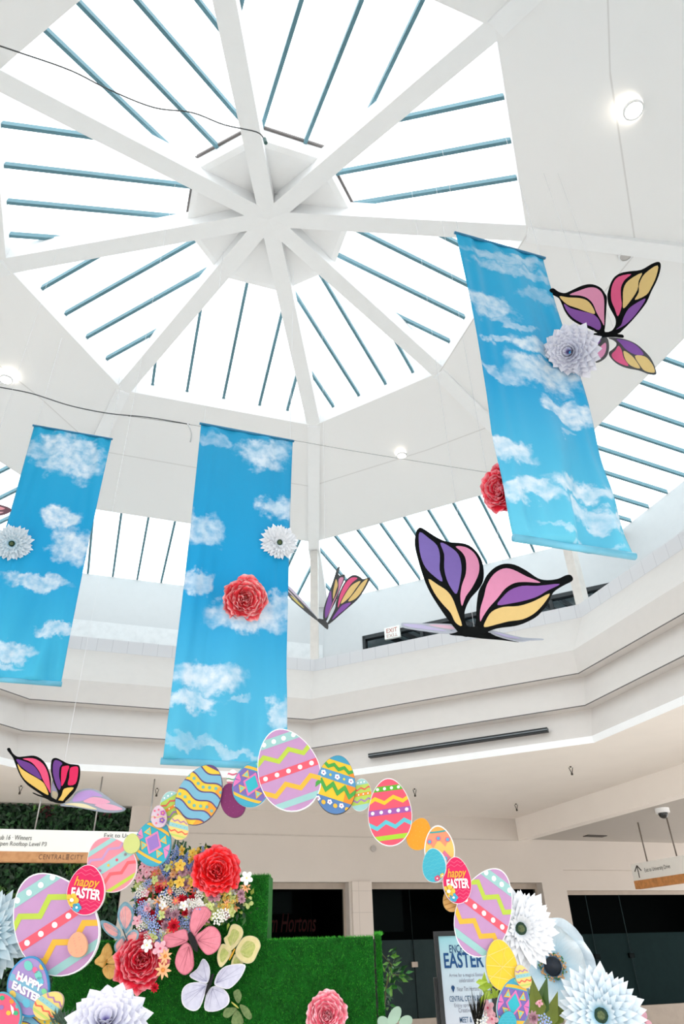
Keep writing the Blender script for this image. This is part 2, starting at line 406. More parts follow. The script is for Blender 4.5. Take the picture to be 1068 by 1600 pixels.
def shopfront(i, sa, sb, head, film_h, film, bars, seams):
    w = thing('window_%d' % i, None, None, L((sa+sb)/2, NW+.3, -1.6)); w['kind'] = 'structure'
    bm = bmesh.new(); quad(bm, [L(sa, NW+.30, -1.5), L(sb, NW+.30, -1.5), L(sb, NW+.30, head), L(sa, NW+.30, head)]); finish(bm, 'pane', M_SHOPGLASS, w)
    bm = bmesh.new(); lbox(bm, sa, sb, NW+.26, NW+.36, head-.12, head); lbox(bm, sa, sb, NW+.2, NW+.38, -1.6, -1.12)
    lbox(bm, sa, sa+.05, NW+.26, NW+.36, -1.2, head-.12); lbox(bm, sb-.05, sb, NW+.26, NW+.36, -1.2, head-.12); finish(bm, 'window_frame', M_FRAME, w)
    bm = bmesh.new(); lbox(bm, sa, sb, NW+.33, NW+.34, -1.2, film_h)
    finish(bm, 'privacy_film', film, w)
    for s in seams:
        bm = bmesh.new(); lbox(bm, s-.008, s+.008, NW+.285, NW+.30, -1.2, film_h+1.0); finish(bm, 'glass_joint', mat('joint_dark', (16, 24, 25), .8, spec=.1) if i < 19 else mat('joint_slate', (40, 54, 56), .8, spec=.1), w)
        bm = bmesh.new(); lbox(bm, s-.07, s+.07, NW+.26, NW+.33, film_h-.52, film_h-.42); finish(bm, 'lock', M_FRAME if i < 19 else mat('joint_dark', (16, 24, 25), .8, spec=.1), w)
    bm = bmesh.new()                      # the dark room behind
    lbox(bm, sa-.2, sb+.2, NW+3.2, NW+3.3, -1.6, head+.3); lbox(bm, sa-.2, sb+.2, NW+.46, NW+3.2, head+.1, head+.2)
    lbox(bm, sa-.2, sa-.1, NW+.46, NW+3.2, -1.6, head+.1); lbox(bm, sb+.1, sb+.2, NW+.46, NW+3.2, -1.6, head+.1)
    lbox(bm, sa-.1, sb+.1, NW+.46, NW+3.2, -1.6, -1.55)
    finish(bm, 'shop_interior', M_INT, w)
    for (s, wd, h0, h1, dpt) in bars:
        bm = bmesh.new(); lbox(bm, s, s+wd, NW+.9+dpt, NW+1.0+dpt, h0, h1); finish(bm, 'shelving', mat('dim_panel', (22, 32, 32), .5), w)
fh = H(640, 1467.8)
shopfront(17, b1l, b1r, hHead, H(480, 1490), M_FILM, [(S(425, 1400), .8, .9, 1.35, .4)], [])
shopfront(18, b2l, b2r, hHead, fh, M_FILM, [(S(590, 1400), 1.1, .5, 1.4, .3), (S(740, 1400), .9, .9, 1.3, .5)], [S(655, 1500)])
shopfront(19, b3l, SR, hHead3-.42, H(960, 1458), M_FILM3, [], [S(945, 1500), S(1000, 1500)])

# ------------------------------------------------------------------ living wall in the left opening
bm = bmesh.new(); lbox(bm, sG0, sGl, NW+.42, NW+.46, -1.0, hG+.1)
finish(bm, 'wall_planted_backing', mat('planting_felt', (14, 26, 18), .9), kind='structure')
gm = [mat('leaf_dark', (24, 58, 34), .5, noise=.2), mat('leaf_mid', (44, 92, 48), .5, noise=.2), mat('leaf_light', (84, 128, 58), .5, noise=.2), mat('leaf_plum', (96, 34, 48), .5, noise=.2)]
bm = bmesh.new(); R = random.Random(3)
def leaf(bm, p, d, n, Ln, Wd, mi):
    s = d.cross(n).normalized()*Wd/2
    a = [p, p+d*Ln*.35+s+n*Ln*.06, p+d*Ln, p+d*Ln*.35-s+n*Ln*.06]; mid = p+d*Ln*.4-n*Ln*.02
    v = [bm.verts.new(q) for q in a]
    for t in ((v[0], v[1], v[2]), (v[0], v[2], v[3])):
        bm.faces.new(t).material_index = mi
for i in range(15000):
    s = R.uniform(sG0, sGl-.02); h = R.uniform(-.9, hG); dep = R.uniform(.05, .38)
    p = L(s, NW+dep, h)
    a = R.gauss(0, .9); d = (ES*math.sin(a) + Vector((0, 0, -math.cos(a))) - EN*R.uniform(.1, .7)).normalized()
    n = (-EN + Vector((R.gauss(0, .4), R.gauss(0, .4), R.gauss(.2, .4)))).normalized()
    patch = math.sin(s*2.3+1)*math.cos(h*2.7+s)
    c = 2 if patch > .45 and R.random() < .6 else (1 if R.random() < .35 else 0)
    if math.sin(s*5.1)*math.sin(h*4.3+2) > .8 and R.random() < .5: c = 3
    ln = R.uniform(.07, .17)*(1.2 if c == 2 else 1)
    leaf(bm, p, d, n, ln, ln*R.uniform(.3, .6), c)
lw = finish(bm, 'living_wall_foliage', gm)
tag(lw, 'dense dark green living wall of ferns and leaves in the opening behind the left sign', 'plant', kind='stuff')

# ------------------------------------------------------------------ lettering
def text_mesh(body, bold=0., shear=0., spacing=1.):
    cu = bpy.data.curves.new('t', 'FONT'); cu.body = body; cu.align_x = 'CENTER'; cu.align_y = 'CENTER'; cu.size = 1
    cu.offset = bold; cu.shear = shear; cu.space_character = spacing; cu.resolution_u = 3
    o = bpy.data.objects.new('t', cu); COL.objects.link(o); bpy.context.view_layer.update()
    me = bpy.data.meshes.new_from_object(o.evaluated_get(bpy.context.evaluated_depsgraph_get()))
    vs = [Vector(v.co) for v in me.vertices]; fs = [list(p.vertices) for p in me.polygons]
    bpy.data.objects.remove(o); bpy.data.meshes.remove(me); bpy.data.curves.remove(cu)
    x0, x1 = min(v.x for v in vs), max(v.x for v in vs); y0, y1 = min(v.y for v in vs), max(v.y for v in vs)
    return [((v.x-(x0+x1)/2)/(x1-x0), (v.y-(y0+y1)/2)/(y1-y0)) for v in vs], fs
def lettering(body, fmap, m, root, w, h, bold=0., shear=0., name='lettering', arch=0., spacing=1., label=None):
    """text stretched to w x h, mapped to the world by fmap(a, b)"""
    vs, fs = text_mesh(body, bold, shear, spacing)
    bm = bmesh.new(); bv = [bm.verts.new(fmap(x*w, y*h + arch*(.25-x*x))) for x, y in vs]
    for f in fs:
        try: bm.faces.new([bv[i] for i in f])
        except ValueError: pass
    o = finish(bm, name, m, root)
    if label: o['label'] = label
    return o
if True:
    P0 = at_n(452, 1442, NW+.8)
    w17 = [o for o in bpy.data.objects if o.name == 'window_17'][0]
    lettering('Tim Hortons', lambda a, b: P0 + ES*a + Vector((0, 0, b)), mat('dim_red_sign', (120, 16, 14), .4, emit=.02), w17, 1.25, .36, .01, .25)

# ------------------------------------------------------------------ boards (cut-out panels): eggs and butterflies
class Board:
    def __init__(s, O, N): s.O = O; s.N = N.normalized(); s.bm = bmesh.new(); s.mats = []; s.mi = {}
    def idx(s, m):
        if m.name not in s.mi: s.mi[m.name] = len(s.mats); s.mats.append(m)
        return s.mi[m.name]
    def P(s, q, off=0): return at_pl(q[0], q[1], s.O, s.N) + s.N*off
    def slab(s, poly, t, front, side):
        f = [s.bm.verts.new(s.P(q)) for q in poly]; b = [s.bm.verts.new(s.P(q, -t)) for q in poly]
        fi, si = s.idx(front), s.idx(side)
        n = len(f)
        for t3 in tessellate_polygon([[Vector((q[0], -q[1], 0)) for q in poly]]):
            for vs_, m_ in (([f[i] for i in t3], fi), ([b[i] for i in t3][::-1], si)):
                try: s.bm.faces.new(vs_).material_index = m_
                except ValueError: pass
        for i in range(n): s.bm.faces.new([f[i], b[i], b[(i+1) % n], f[(i+1) % n]]).material_index = si
        s.t = t
    def fill(s, poly, m, lay=1, both=False):
        if len(poly) < 3: return
        i = s.idx(m)
        T3 = tessellate_polygon([[Vector((q[0], -q[1], 0)) for q in poly]])
        for o_ in ([.0016*lay, -s.t-.0016*lay] if both else [.0016*lay]):
            v = [s.bm.verts.new(s.P(q, o_)) for q in poly]
            for t3 in T3:
                try: s.bm.faces.new([v[k] for k in t3]).material_index = i
                except ValueError: pass
    def done(s, name, root=None):
        bmesh.ops.triangulate(s.bm, faces=[f for f in s.bm.faces if len(f.verts) > 4])
        return finish(s.bm, name, s.mats, root)
def clip(poly, conv):
    """Sutherland-Hodgman against a counter-clockwise convex polygon"""
    out = poly
    for i in range(len(conv)):
        a, b = conv[i-1], conv[i]; inp, out = out, []
        if not inp: return []
        def side(p): return (b[0]-a[0])*(p[1]-a[1]) - (b[1]-a[1])*(p[0]-a[0])
        for j in range(len(inp)):
            p, q = inp[j-1], inp[j]; sp_, sq = side(p), side(q)
            if (sp_ >= 0) != (sq >= 0):
                t = sp_/(sp_-sq); out.append((p[0]+(q[0]-p[0])*t, p[1]+(q[1]-p[1])*t))
            if sq >= 0: out.append(q)
    return out
def egg_out(k=1., n=44):
    o = []
    for i in range(n):
        t = 2*math.pi*i/n; y = math.sin(t); o.append((k*math.cos(t)*(1-.13*y-.03*y*y), k*y))
    return o
WHITE = (246, 246, 248)
class Egg:
    def __init__(s, cx, cy, up, rt, Y, base, edge=WHITE, yaw=0., t=.02, rim=.975, rimc=None):
        s.c = (cx, cy); s.up = up; s.rt = rt
        s.B = Board(at_Y(cx, cy, Y), Vector((math.sin(yaw), -math.cos(yaw), -.03)))
        s.ar = math.hypot(*up)/math.hypot(*rt)
        s.B.slab([s.px(p) for p in egg_out()], t, paint(rimc or edge), paint(edge))
        s.base = paint(base); s.k = rim
        s.B.fill([s.px(p) for p in egg_out(rim)], s.base, 1)
        s.cv = egg_out(rim, 44); s.lay = 2; s.kids = []
    def px(s, p): return (s.c[0]+s.rt[0]*p[0]+s.up[0]*p[1], s.c[1]+s.rt[1]*p[0]+s.up[1]*p[1])
    def poly(s, pts, col, lay=None):
        # force ccw
        a = sum(pts[i-1][0]*pts[i][1]-pts[i][0]*pts[i-1][1] for i in range(len(pts)))
        q = clip(pts, s.cv)
        if len(q) >= 3: s.B.fill([s.px(p) for p in q], paint(col), lay or s.lay)
    def strip(s, line, th, col, lay=None):
        for (a, b) in zip(line, line[1:]): s.poly([(a[0], a[1]-th), (b[0], b[1]-th), (b[0], b[1]+th), (a[0], a[1]+th)], col, lay)
    def band(s, v, th, col, bow=0., lay=None):
        s.strip([(x/6, v+bow*(x/6)**2) for x in range(-6, 7)], th, col, lay)
    def zig(s, v, amp, th, n, col, ph=0, lay=None, bow=0):
        s.strip([(-1.05+2.1*i/n, v+(amp if (i+ph) % 2 else -amp)+bow*(-1.05+2.1*i/n)**2) for i in range(n+1)], th, col, lay)
    def wave(s, v, amp, th, n, col, ph=0., lay=None):
        s.strip([(-1.05+2.1*i/40, v+amp*math.sin(ph+i/40*n*2*math.pi)) for i in range(41)], th, col, lay)
    def dot(s, u, v, r, col, lay=None, n=14):
        s.poly([(u+r*s.ar*math.cos(2*math.pi*i/n), v+r*math.sin(2*math.pi*i/n)) for i in range(n)], col, lay or s.lay+1)
    def dots(s, v, n, r, col, span=.8, bow=0, sh=0., lay=None):
        for i in range(n):
            u = -span+2*span*i/(n-1)+sh; s.dot(u, v+bow*u*u, r, col, lay)
    def flower(s, u, v, r, col, ctr):
        for i in range(5):
            a = i*2*math.pi/5; s.dot(u+r*.62*s.ar*math.cos(a), v+r*.62*math.sin(a), r*.5, col, 6)
        s.dot(u, v, r*.3, ctr, 7)
    def text(s, body, u, v, w, h, col, bold=.02, shear=0, arch=0):
        s.kids.append((body, u, v, w, h, col, bold, shear, arch))
    def done(s, label, group='Easter egg boards of the arch'):
        o = s.B.done('easter_egg_board')
        tag(o, label, 'egg decoration', group)
        for body, u, v, w, h, col, bold, shear, arch in s.kids:
            lettering(body, lambda a, b: s.B.P(s.px((u+a, v+b)), .006), paint(col), o, w, h, bold, shear, arch=arch)
        return o
LIL, MINT, LIME, RED, YEL = (204, 156, 204), (164, 214, 212), (196, 220, 74), (250, 96, 116), (255, 194, 58)
YA = 5.0
def lilac(cx, cy, up, rt, Y, label, flip=1, yaw=0, t=.03):
    e = Egg(cx, cy, up, rt, Y, LIL, yaw=yaw, t=t)
    e.band(.74, .10, MINT); e.dots(.74, 4, .055, WHITE, .5)
    e.zig(.36, .10, .062, 5, LIME); e.band(-.03, .085, RED); e.dots(-.03, 5, .055, WHITE, .78)
    e.zig(-.40, .10, .065, 5, YEL, 1); e.band(-.76, .075, MINT)
    return e.done(label)
lilac(450, 1203, (-20, -63), (46, -16), YA-.02, 'largest lilac zigzag egg board at the very top of the arch')
lilac(84.5, 1443, (-40, -73), (55, -36), YA+.02, 'large lilac egg board with lime zigzag at the left foot of the arch')
lilac(756.5, 1425, (28, -64.5), (36.5, 27.5), YA-.02, 'large lilac egg board before the white daisies on the right', yaw=-.12, t=.04)
def wavy(cx, cy, up, rt, Y, label):
    e = Egg(cx, cy, up, rt, Y, (252, 214, 64), edge=(96, 90, 130), rim=.985)
    B, PU, OR = (124, 186, 214), (98, 70, 128), (252, 170, 56)
    e.poly([(.3, -1), (1, -1), (1, 1), (.62, .4), (.5, -.3)], OR, 2)
    for v in (.62, .02, -.62):
        e.wave(v, .07, .17, 1.6, PU, 0, 3); e.wave(v, .07, .125, 1.6, B, 0, 4)
    for v in (.34, -.30): 
        for i in range(7):
            u = -.84+i*.28; e.dot(u, v+.07*math.sin((u+1.05)/2.1*1.6*6.28)-.02, .05, (120, 190, 180), 5)
    e.poly([(-1, .9), (1, .9), (1, 1), (-1, 1)], PU, 4)
    return e.done(label)
wavy(312, 1241.5, (22, -45), (30, 15), YA-.01, 'yellow egg board with blue purple-edged wavy bands under the middle banner')
wavy(68, 1606, (10, -36), (32, 14), YA+.01, 'blue and yellow wavy egg board at the bottom edge below the left boards')
e = Egg(363, 1250.7, (-7, -26.5), (18.5, -4.5), YA+.02, (128, 34, 100), edge=(110, 50, 96), rim=.97)
for i in range(5):
    for j in range(4): e.dot(-.6+j*.4+(i % 2)*.15, .7-i*.35, .022, (160, 70, 132), 3)
e.done('plain deep purple egg board left of the teal diamond egg near the arch top')
def diamond(cx, cy, up, rt, Y, label, bg=(128, 112, 190), fg=(236, 122, 190), dia=(48, 190, 206), tri=(130, 212, 190), out=(68, 176, 206), cyan=False):
    e = Egg(cx, cy, up, rt, Y, bg, edge=WHITE if not cyan else (70, 160, 190), rim=.95, rimc=out)
    e.poly([(-1, .55), (1, .55), (1, 1), (-1, 1)], out); e.band(.66, .06, YEL, -.08, 3); e.dot(0, .93, .13, tri, 3)
    e.poly([(-1, -.55), (1, -.55), (1, -1), (-1, -1)], out); e.band(-.66, .06, YEL, .08, 3)
    def dia_(k, c, lay): e.poly([(0, .48*k), (.45*k, 0), (0, -.48*k), (-.45*k, 0)], c, lay)
    dia_(1.12, fg, 3); dia_(.85, dia, 4)
    for su in (-1, 1):
        e.poly([(su*.98, .0), (su*.62, .0), (su*.98, .42)], fg, 3) if su > 0 else e.poly([(-.62, 0), (-.98, 0), (-.98, .42)], fg, 3)
        e.poly([(su*.60, .0), (su*.98, -.05), (su*.95, -.42)], fg, 3)
        for sv in (-1, 1):
            c = (su*.47, sv*.34)
            T = [(c[0]-.20, c[1]-.15*sv), (c[0]+.24, c[1]-.13*sv), (c[0]+.02, c[1]+.19*sv)]
            e.poly(T, YEL, 3); g = (sum(p[0] for p in T)/3, sum(p[1] for p in T)/3)
            e.poly([(g[0]+(p[0]-g[0])*.6, g[1]+(p[1]-g[1])*.6) for p in T], tri, 4)
    return e.done(label)
diamond(393.3, 1225.5, (12, -34.5), (27, 9.5), YA, 'teal rimmed diamond egg board tucked against the topmost lilac egg')
diamond(239.7, 1316.6, (13, -34), (25.5, 14), YA, 'turquoise egg board with a lilac diamond, above the flower cluster', bg=(44, 184, 204), dia=(160, 124, 204), fg=(236, 140, 196), cyan=True)
diamond(802, 1568.6, (6, -41), (25, 5), YA-.05, 'lilac and teal diamond egg board below the yellow egg on the right')
e = Egg(363.6, 1216, (0, -14), (10, 0), YA+.03, (246, 240, 238), edge=(236, 220, 214)); e.wave(.45, .06, .1, 1.5, (232, 120, 150)); e.wave(-.1, .06, .06, 1.5, (84, 170, 110)); e.band(-.5, .12, (240, 130, 160))
e.done('tiny white egg board with pink and green waves peeping behind the purple egg')
# glossy yellow and green egg
e = Egg(524.6, 1226, (8, -45), (30.5, 10), YA-.015, (252, 206, 46), edge=(20, 24, 30), t=.03, rim=.99)
GR, BL = (70, 170, 70), (88, 158, 206)
e.poly([(-1, .78), (1, .78), (1, 1), (-1, 1)], (64, 160, 196)); e.zig(.58, .06, .065, 8, GR, 0, 3); e.band(.26, .15, BL, 0, 3)
for i in range(5):
    e.flower(-.7+.35*i, .26, .085, (250, 246, 250), (150, 70, 150)) if i % 2 == 0 else e.dot(-.7+.35*i, .26, .045, (230, 220, 90), 5)
e.zig(-.14, .13, .10, 7, GR, 0, 3); e.poly([(-1, -.5), (1, -.5), (1, -1), (-1, -1)], (86, 132, 190), 3)
for i in range(6):
    u = -.75+.3*i; e.dot(u, -.66+.05*math.cos(i*3), .075, YEL, 5) if i % 2 else e.flower(u, -.64, .08, (250, 246, 250), (190, 70, 150))
e.poly([(.55, .5), (1, .6), (1, -.5), (.5, -.5)], (248, 150, 40), 2)
e.done('glossy yellow egg board with green zigzags and blue floral band near the arch top')
def limey(cx, cy, up, rt, Y, label):
    e = Egg(cx, cy, up, rt, Y, (190, 222, 96), edge=WHITE)
    e.poly([(-1, .62), (1, .62), (1, 1), (-1, 1)], MINT); e.dots(.76, 3, .05, WHITE, .3)
    e.zig(.36, .07, .05, 6, (238, 92, 84)); e.band(.02, .09, (250, 150, 50)); e.dots(.02, 4, .045, WHITE, .66)
    e.zig(-.36, .08, .055, 6, (176, 130, 190)); e.poly([(-1, -.6), (1, -.6), (1, -1), (-1, -1)], MINT)
    return e.done(label)
limey(563.6, 1242, (0, -25.5), (16.5, -3), YA+.01, 'small lime green egg board between the yellow egg and the tall red egg')
limey(268.7, 1262, (-8, -24), (19, -11), YA+.02, 'small lime green egg board left of the yellow wavy egg')
e = Egg(608.6, 1269, (-4, -53), (34, -4.5), YA-.01, (250, 88, 114), edge=(246, 244, 248), yaw=-.08, t=.03)
e.band(.70, .075, (92, 184, 40)); e.dots(.70, 4, .045, WHITE, .48); e.zig(.36, .075, .06, 5, (255, 206, 44)); e.band(.02, .085, (168, 92, 178)); e.dots(.02, 5, .052, WHITE, .78)
e.zig(-.36, .085, .065, 5, (96, 204, 218), 1); e.band(-.74, .07, (172, 220, 50))
e.done('tall coral red egg board with yellow and cyan zigzags right of the arch top')
e = Egg(654.5, 1303.2, (6, -25), (18.5, 4), YA+.01, (255, 162, 26), edge=(244, 190, 120), rim=.975)
for i in range(6):
    for j in range(5): e.dot(-.7+j*.35+(i % 2)*.1, .72-i*.29, .018, (255, 192, 96), 3)
e.done('plain orange egg board with faint dots on the right of the arch')
e = Egg(686, 1325, (-4, -35.5), (23.5, -3), YA+.005, (255, 204, 108), edge=(246, 240, 236), rim=.93)
OR2 = (250, 156, 116)
e.poly([(-1, .1), (-.75, .42), (-.4, .02), (0, .38), (.4, .02), (.75, .4), (1, .1), (1, 1), (-1, 1)][::1], OR2, 2)
e.poly([(-1, .72), (1, .72), (1, 1), (-1, 1)], (252, 176, 84), 3); e.band(.70, .035, (60, 170, 170), .06, 4)
for u in (-.6, 0, .6): e.dot(u, .42-(.1 if u else 0), .12, (226, 120, 150), 3); e.dot(u, .42-(.1 if u else 0), .065, (70, 180, 220), 4)
e.poly([(-.1, -.5), (.3, -.12), (.7, -.5), (.3, -.9)], (236, 120, 156), 3); e.dot(.3, -.5, .1, (90, 190, 226), 4)
e.done('peach and yellow egg board with white zigzag outline behind the small blue egg')
e = Egg(677.5, 1352, (-4, -26.5), (18, -5), YA-.02, (66, 190, 214), edge=(240, 241, 243), yaw=-.35, t=.065)
for i in range(7): e.zig(.75-i*.24, .05, .012, 9, (108, 212, 226), i, 3)
e.flower(.15, -.80, .16, (232, 80, 120), WHITE); e.flower(.6, -.72, .13, (252, 216, 84), WHITE)
e.done('thick turquoise egg board with white side and small flowers on its lower edge')
def happy(cx, cy, up, rt, Y, label, k=1.):
    e = Egg(cx, cy, up, rt, Y, (236, 22, 98), edge=(246, 236, 240), t=.025)
    for v in (.78, .62, -.42, -.58, -.74): e.zig(v, .05, .014, 9, (250, 96, 140), 0, 3)
    e.text('happy', .02, .26, 1.36, .50, (255, 178, 54), .02, .3)
    e.text('EASTER', .04, -.16, 1.58, .42, WHITE, .035, 0, .12)
    e.flower(-.66, -.45, .25, (255, 204, 66), WHITE); e.flower(-.35, -.72, .17, (66, 180, 216), WHITE)
    return e.done(label)
happy(713.5, 1375.5, (-3, -37), (22, -1), YA-.03, 'crimson happy Easter egg board beside the right large lilac egg')
happy(134.3, 1390.6, (5, -39.5), (29, 3), YA-.02, 'crimson happy Easter egg board overlapping the left large lilac egg')
e = Egg(706, 1405, (0, -20), (14, 0), YA+.03, (226, 172, 98), edge=(226, 180, 110))
for i in range(4): e.strip([(-1, -.9+i*.4), (1, -.4+i*.4)], .04, (190, 130, 60), 3)
e.done('small tan striped egg board peeping out below the right crimson egg')
e = Egg(783, 1508, (-7, -40.5), (24, -4), YA-.045, (252, 214, 52), edge=(236, 214, 150))
for (a, b) in (((-1, .4), (1, .7)), ((-1, .1), (1, -.2)), ((-1, -.5), (1, .3)), ((-.6, -1), (.6, .9)), ((-1, .7), (.8, -.7)), ((-1, -.3), (1, -.75)), ((0, 1), (.7, -.6))):
    e.strip([a, b], .014, (255, 232, 130), 3)
e.done('plain bright yellow egg board with faint criss-cross lines on the right side')
def pastel(cx, cy, up, rt, Y, label):
    e = Egg(cx, cy, up, rt, Y, (250, 222, 130), edge=(236, 210, 190))
    e.zig(.48, .08, .06, 7, (186, 130, 180)); e.band(.08, .16, (154, 210, 212)); e.dots(.08, 4, .03, (110, 140, 190), .6)
    e.zig(-.36, .08, .06, 6, (244, 110, 84), 1); e.band(-.7, .08, (200, 220, 110))
    return e.done(label)
pastel(816.6, 1526, (-6, -18.5), (11.5, -2), YA-.07, 'small pastel zigzag egg board between the yellow and diamond eggs on the right')
pastel(279, 1292.5, (2, -19.5), (15.5, 4), YA-.03, 'small pastel zigzag egg board hanging below the yellow wavy egg')
pastel(76, 1571, (18, -19), (16, 12), YA-.07, 'small pastel zigzag egg board in front of the blue HAPPY EASTER egg')
e = Egg(792.6, 1598, (2, -18), (14, 0), YA-.09, (58, 184, 204), edge=(90, 190, 205)); 
for i in range(5): e.zig(.6-i*.24, .05, .015, 8, (100, 210, 222), i, 3)
e.done('small turquoise egg board at the bottom edge under the right diamond egg')
e = Egg(248, 1275.8, (0, -17.5), (12.3, 0), YA-.04, (228, 206, 222), edge=(214, 190, 210))
for p in ((-.5, .5), (0, .6), (-.5, -.1), (-.1, .15), (-.3, -.6)): e.dot(*p, .1, (240, 120, 150), 3)
e.flower(.55, .3, .22, (206, 92, 180), (250, 210, 90)); e.flower(.45, -.35, .24, (150, 96, 190), (250, 210, 90)); e.zig(-.05, .07, .03, 5, (250, 210, 90), 0, 3)
e.done('small pale pink dotted egg board in front of the left lime egg')
e = Egg(205.6, 1318, (2, -15.8), (12.8, 1), YA-.02, (214, 222, 136), edge=(214, 222, 150)); e.done('tiny plain yellow-green egg board beside the turquoise diamond egg')
e = Egg(173, 1350, (-21, -38.5), (33, -21), YA+.0, (252, 150, 166), edge=(246, 226, 230))
e.band(.70, .08, MINT); e.zig(.40, .09, .05, 5, (206, 160, 206)); e.band(0, .14, MINT)
for u, c in ((-.5, (190, 110, 160)), (-.1, (250, 200, 80)), (.3, (236, 90, 120)), (.7, (150, 140, 150))): e.dot(u, 0, .05, c, 4)
e.zig(-.38, .09, .06, 5, (250, 104, 112), 1); e.band(-.78, .06, LIME)
e.done('salmon pink egg board with mint bands in front of the left hanging sign')
e = Egg(121, 1476, (2, -20), (15.3, 2), YA-.03, (250, 178, 140), edge=(246, 186, 150))
for i in range(12): e.strip([(-.6+(i*.37) % 1.2, -.7+(i*.53) % 1.4), (-.48+(i*.37) % 1.2, -.62+(i*.53) % 1.4)], .02, (232, 140, 130), 3)
e.done('small peach egg board with flecks on the lower right of the left lilac egg')
e = Egg(45, 1541, (12, -45), (31, 17), YA-.05, (172, 148, 208), edge=(60, 150, 206), rim=.93)
for (u, v, r, c) in ((-.25, .62, .16, (120, 212, 200)), (.3, .5, .14, (120, 212, 200)), (.1, .6, .1, (248, 110, 160)), (.35, .8, .09, (255, 196, 70)), (.45, .35, .13, (110, 200, 226)), (-.6, -.5, .12, (255, 214, 100)), (.1, -.55, .14, (110, 200, 226)), (-.55, .1, .1, (248, 130, 180)), (.75, .1, .1, (130, 220, 160))): e.dot(u, v, r, c, 3)
e.band(.0, .12, (130, 190, 218), 0, 2); e.band(-.5, .12, (130, 190, 218), 0, 2)
e.text('HAPPY', .0, .16, 1.25, .28, WHITE, .05); e.text('EASTER', 0, -.2, 1.45, .28, WHITE, .05)
e.done('blue rimmed lilac egg board lettered HAPPY EASTER at the lower left')
e = Egg(4, 1584, (-4, -34), (28, -4), YA-.08, (250, 96, 130), edge=(96, 180, 200), rim=.93)
for (u, v, c) in ((.1, .72, (60, 184, 130)), (.6, .5, (255, 150, 60)), (.0, .3, (160, 120, 190)), (.35, .0, (255, 200, 70)), (.75, -.05, (60, 184, 130)), (-.4, .5, (255, 200, 70)), (.9, .25, (90, 200, 200))): e.dot(u, v, .11, c, 3)
e.poly([(.52, .38), (.66, .2), (.66, 0), (.56, -.12), (.52, .1)], WHITE, 4)
e.done('hot pink egg board with coloured dots in the bottom left corner')
# curved hoop the egg boards are screwed to
hp = [(60, 1640), (66, 1560), (80, 1470), (110, 1400), (170, 1345), (235, 1300), (300, 1250), (360, 1230), (440, 1212), (520, 1228), (600, 1265), (655, 1305), (695, 1350), (745, 1420), (785, 1510), (800, 1580), (806, 1640)]
pts = [at_Y(x, y, YA+.08) for x, y in catm(hp, 4, False)]
pts = [Vector((pts[0].x, pts[0].y, .02))] + pts + [Vector((pts[-1].x, pts[-1].y, .02))]
bm = bmesh.new(); tube_bm(bm, pts, .012, 8)
tag(finish(bm, 'arch_hoop', mat('white_hoop_paint', (225, 225, 225), .5), smooth=True), 'slim white metal hoop behind the arch of Easter eggs', 'arch frame')

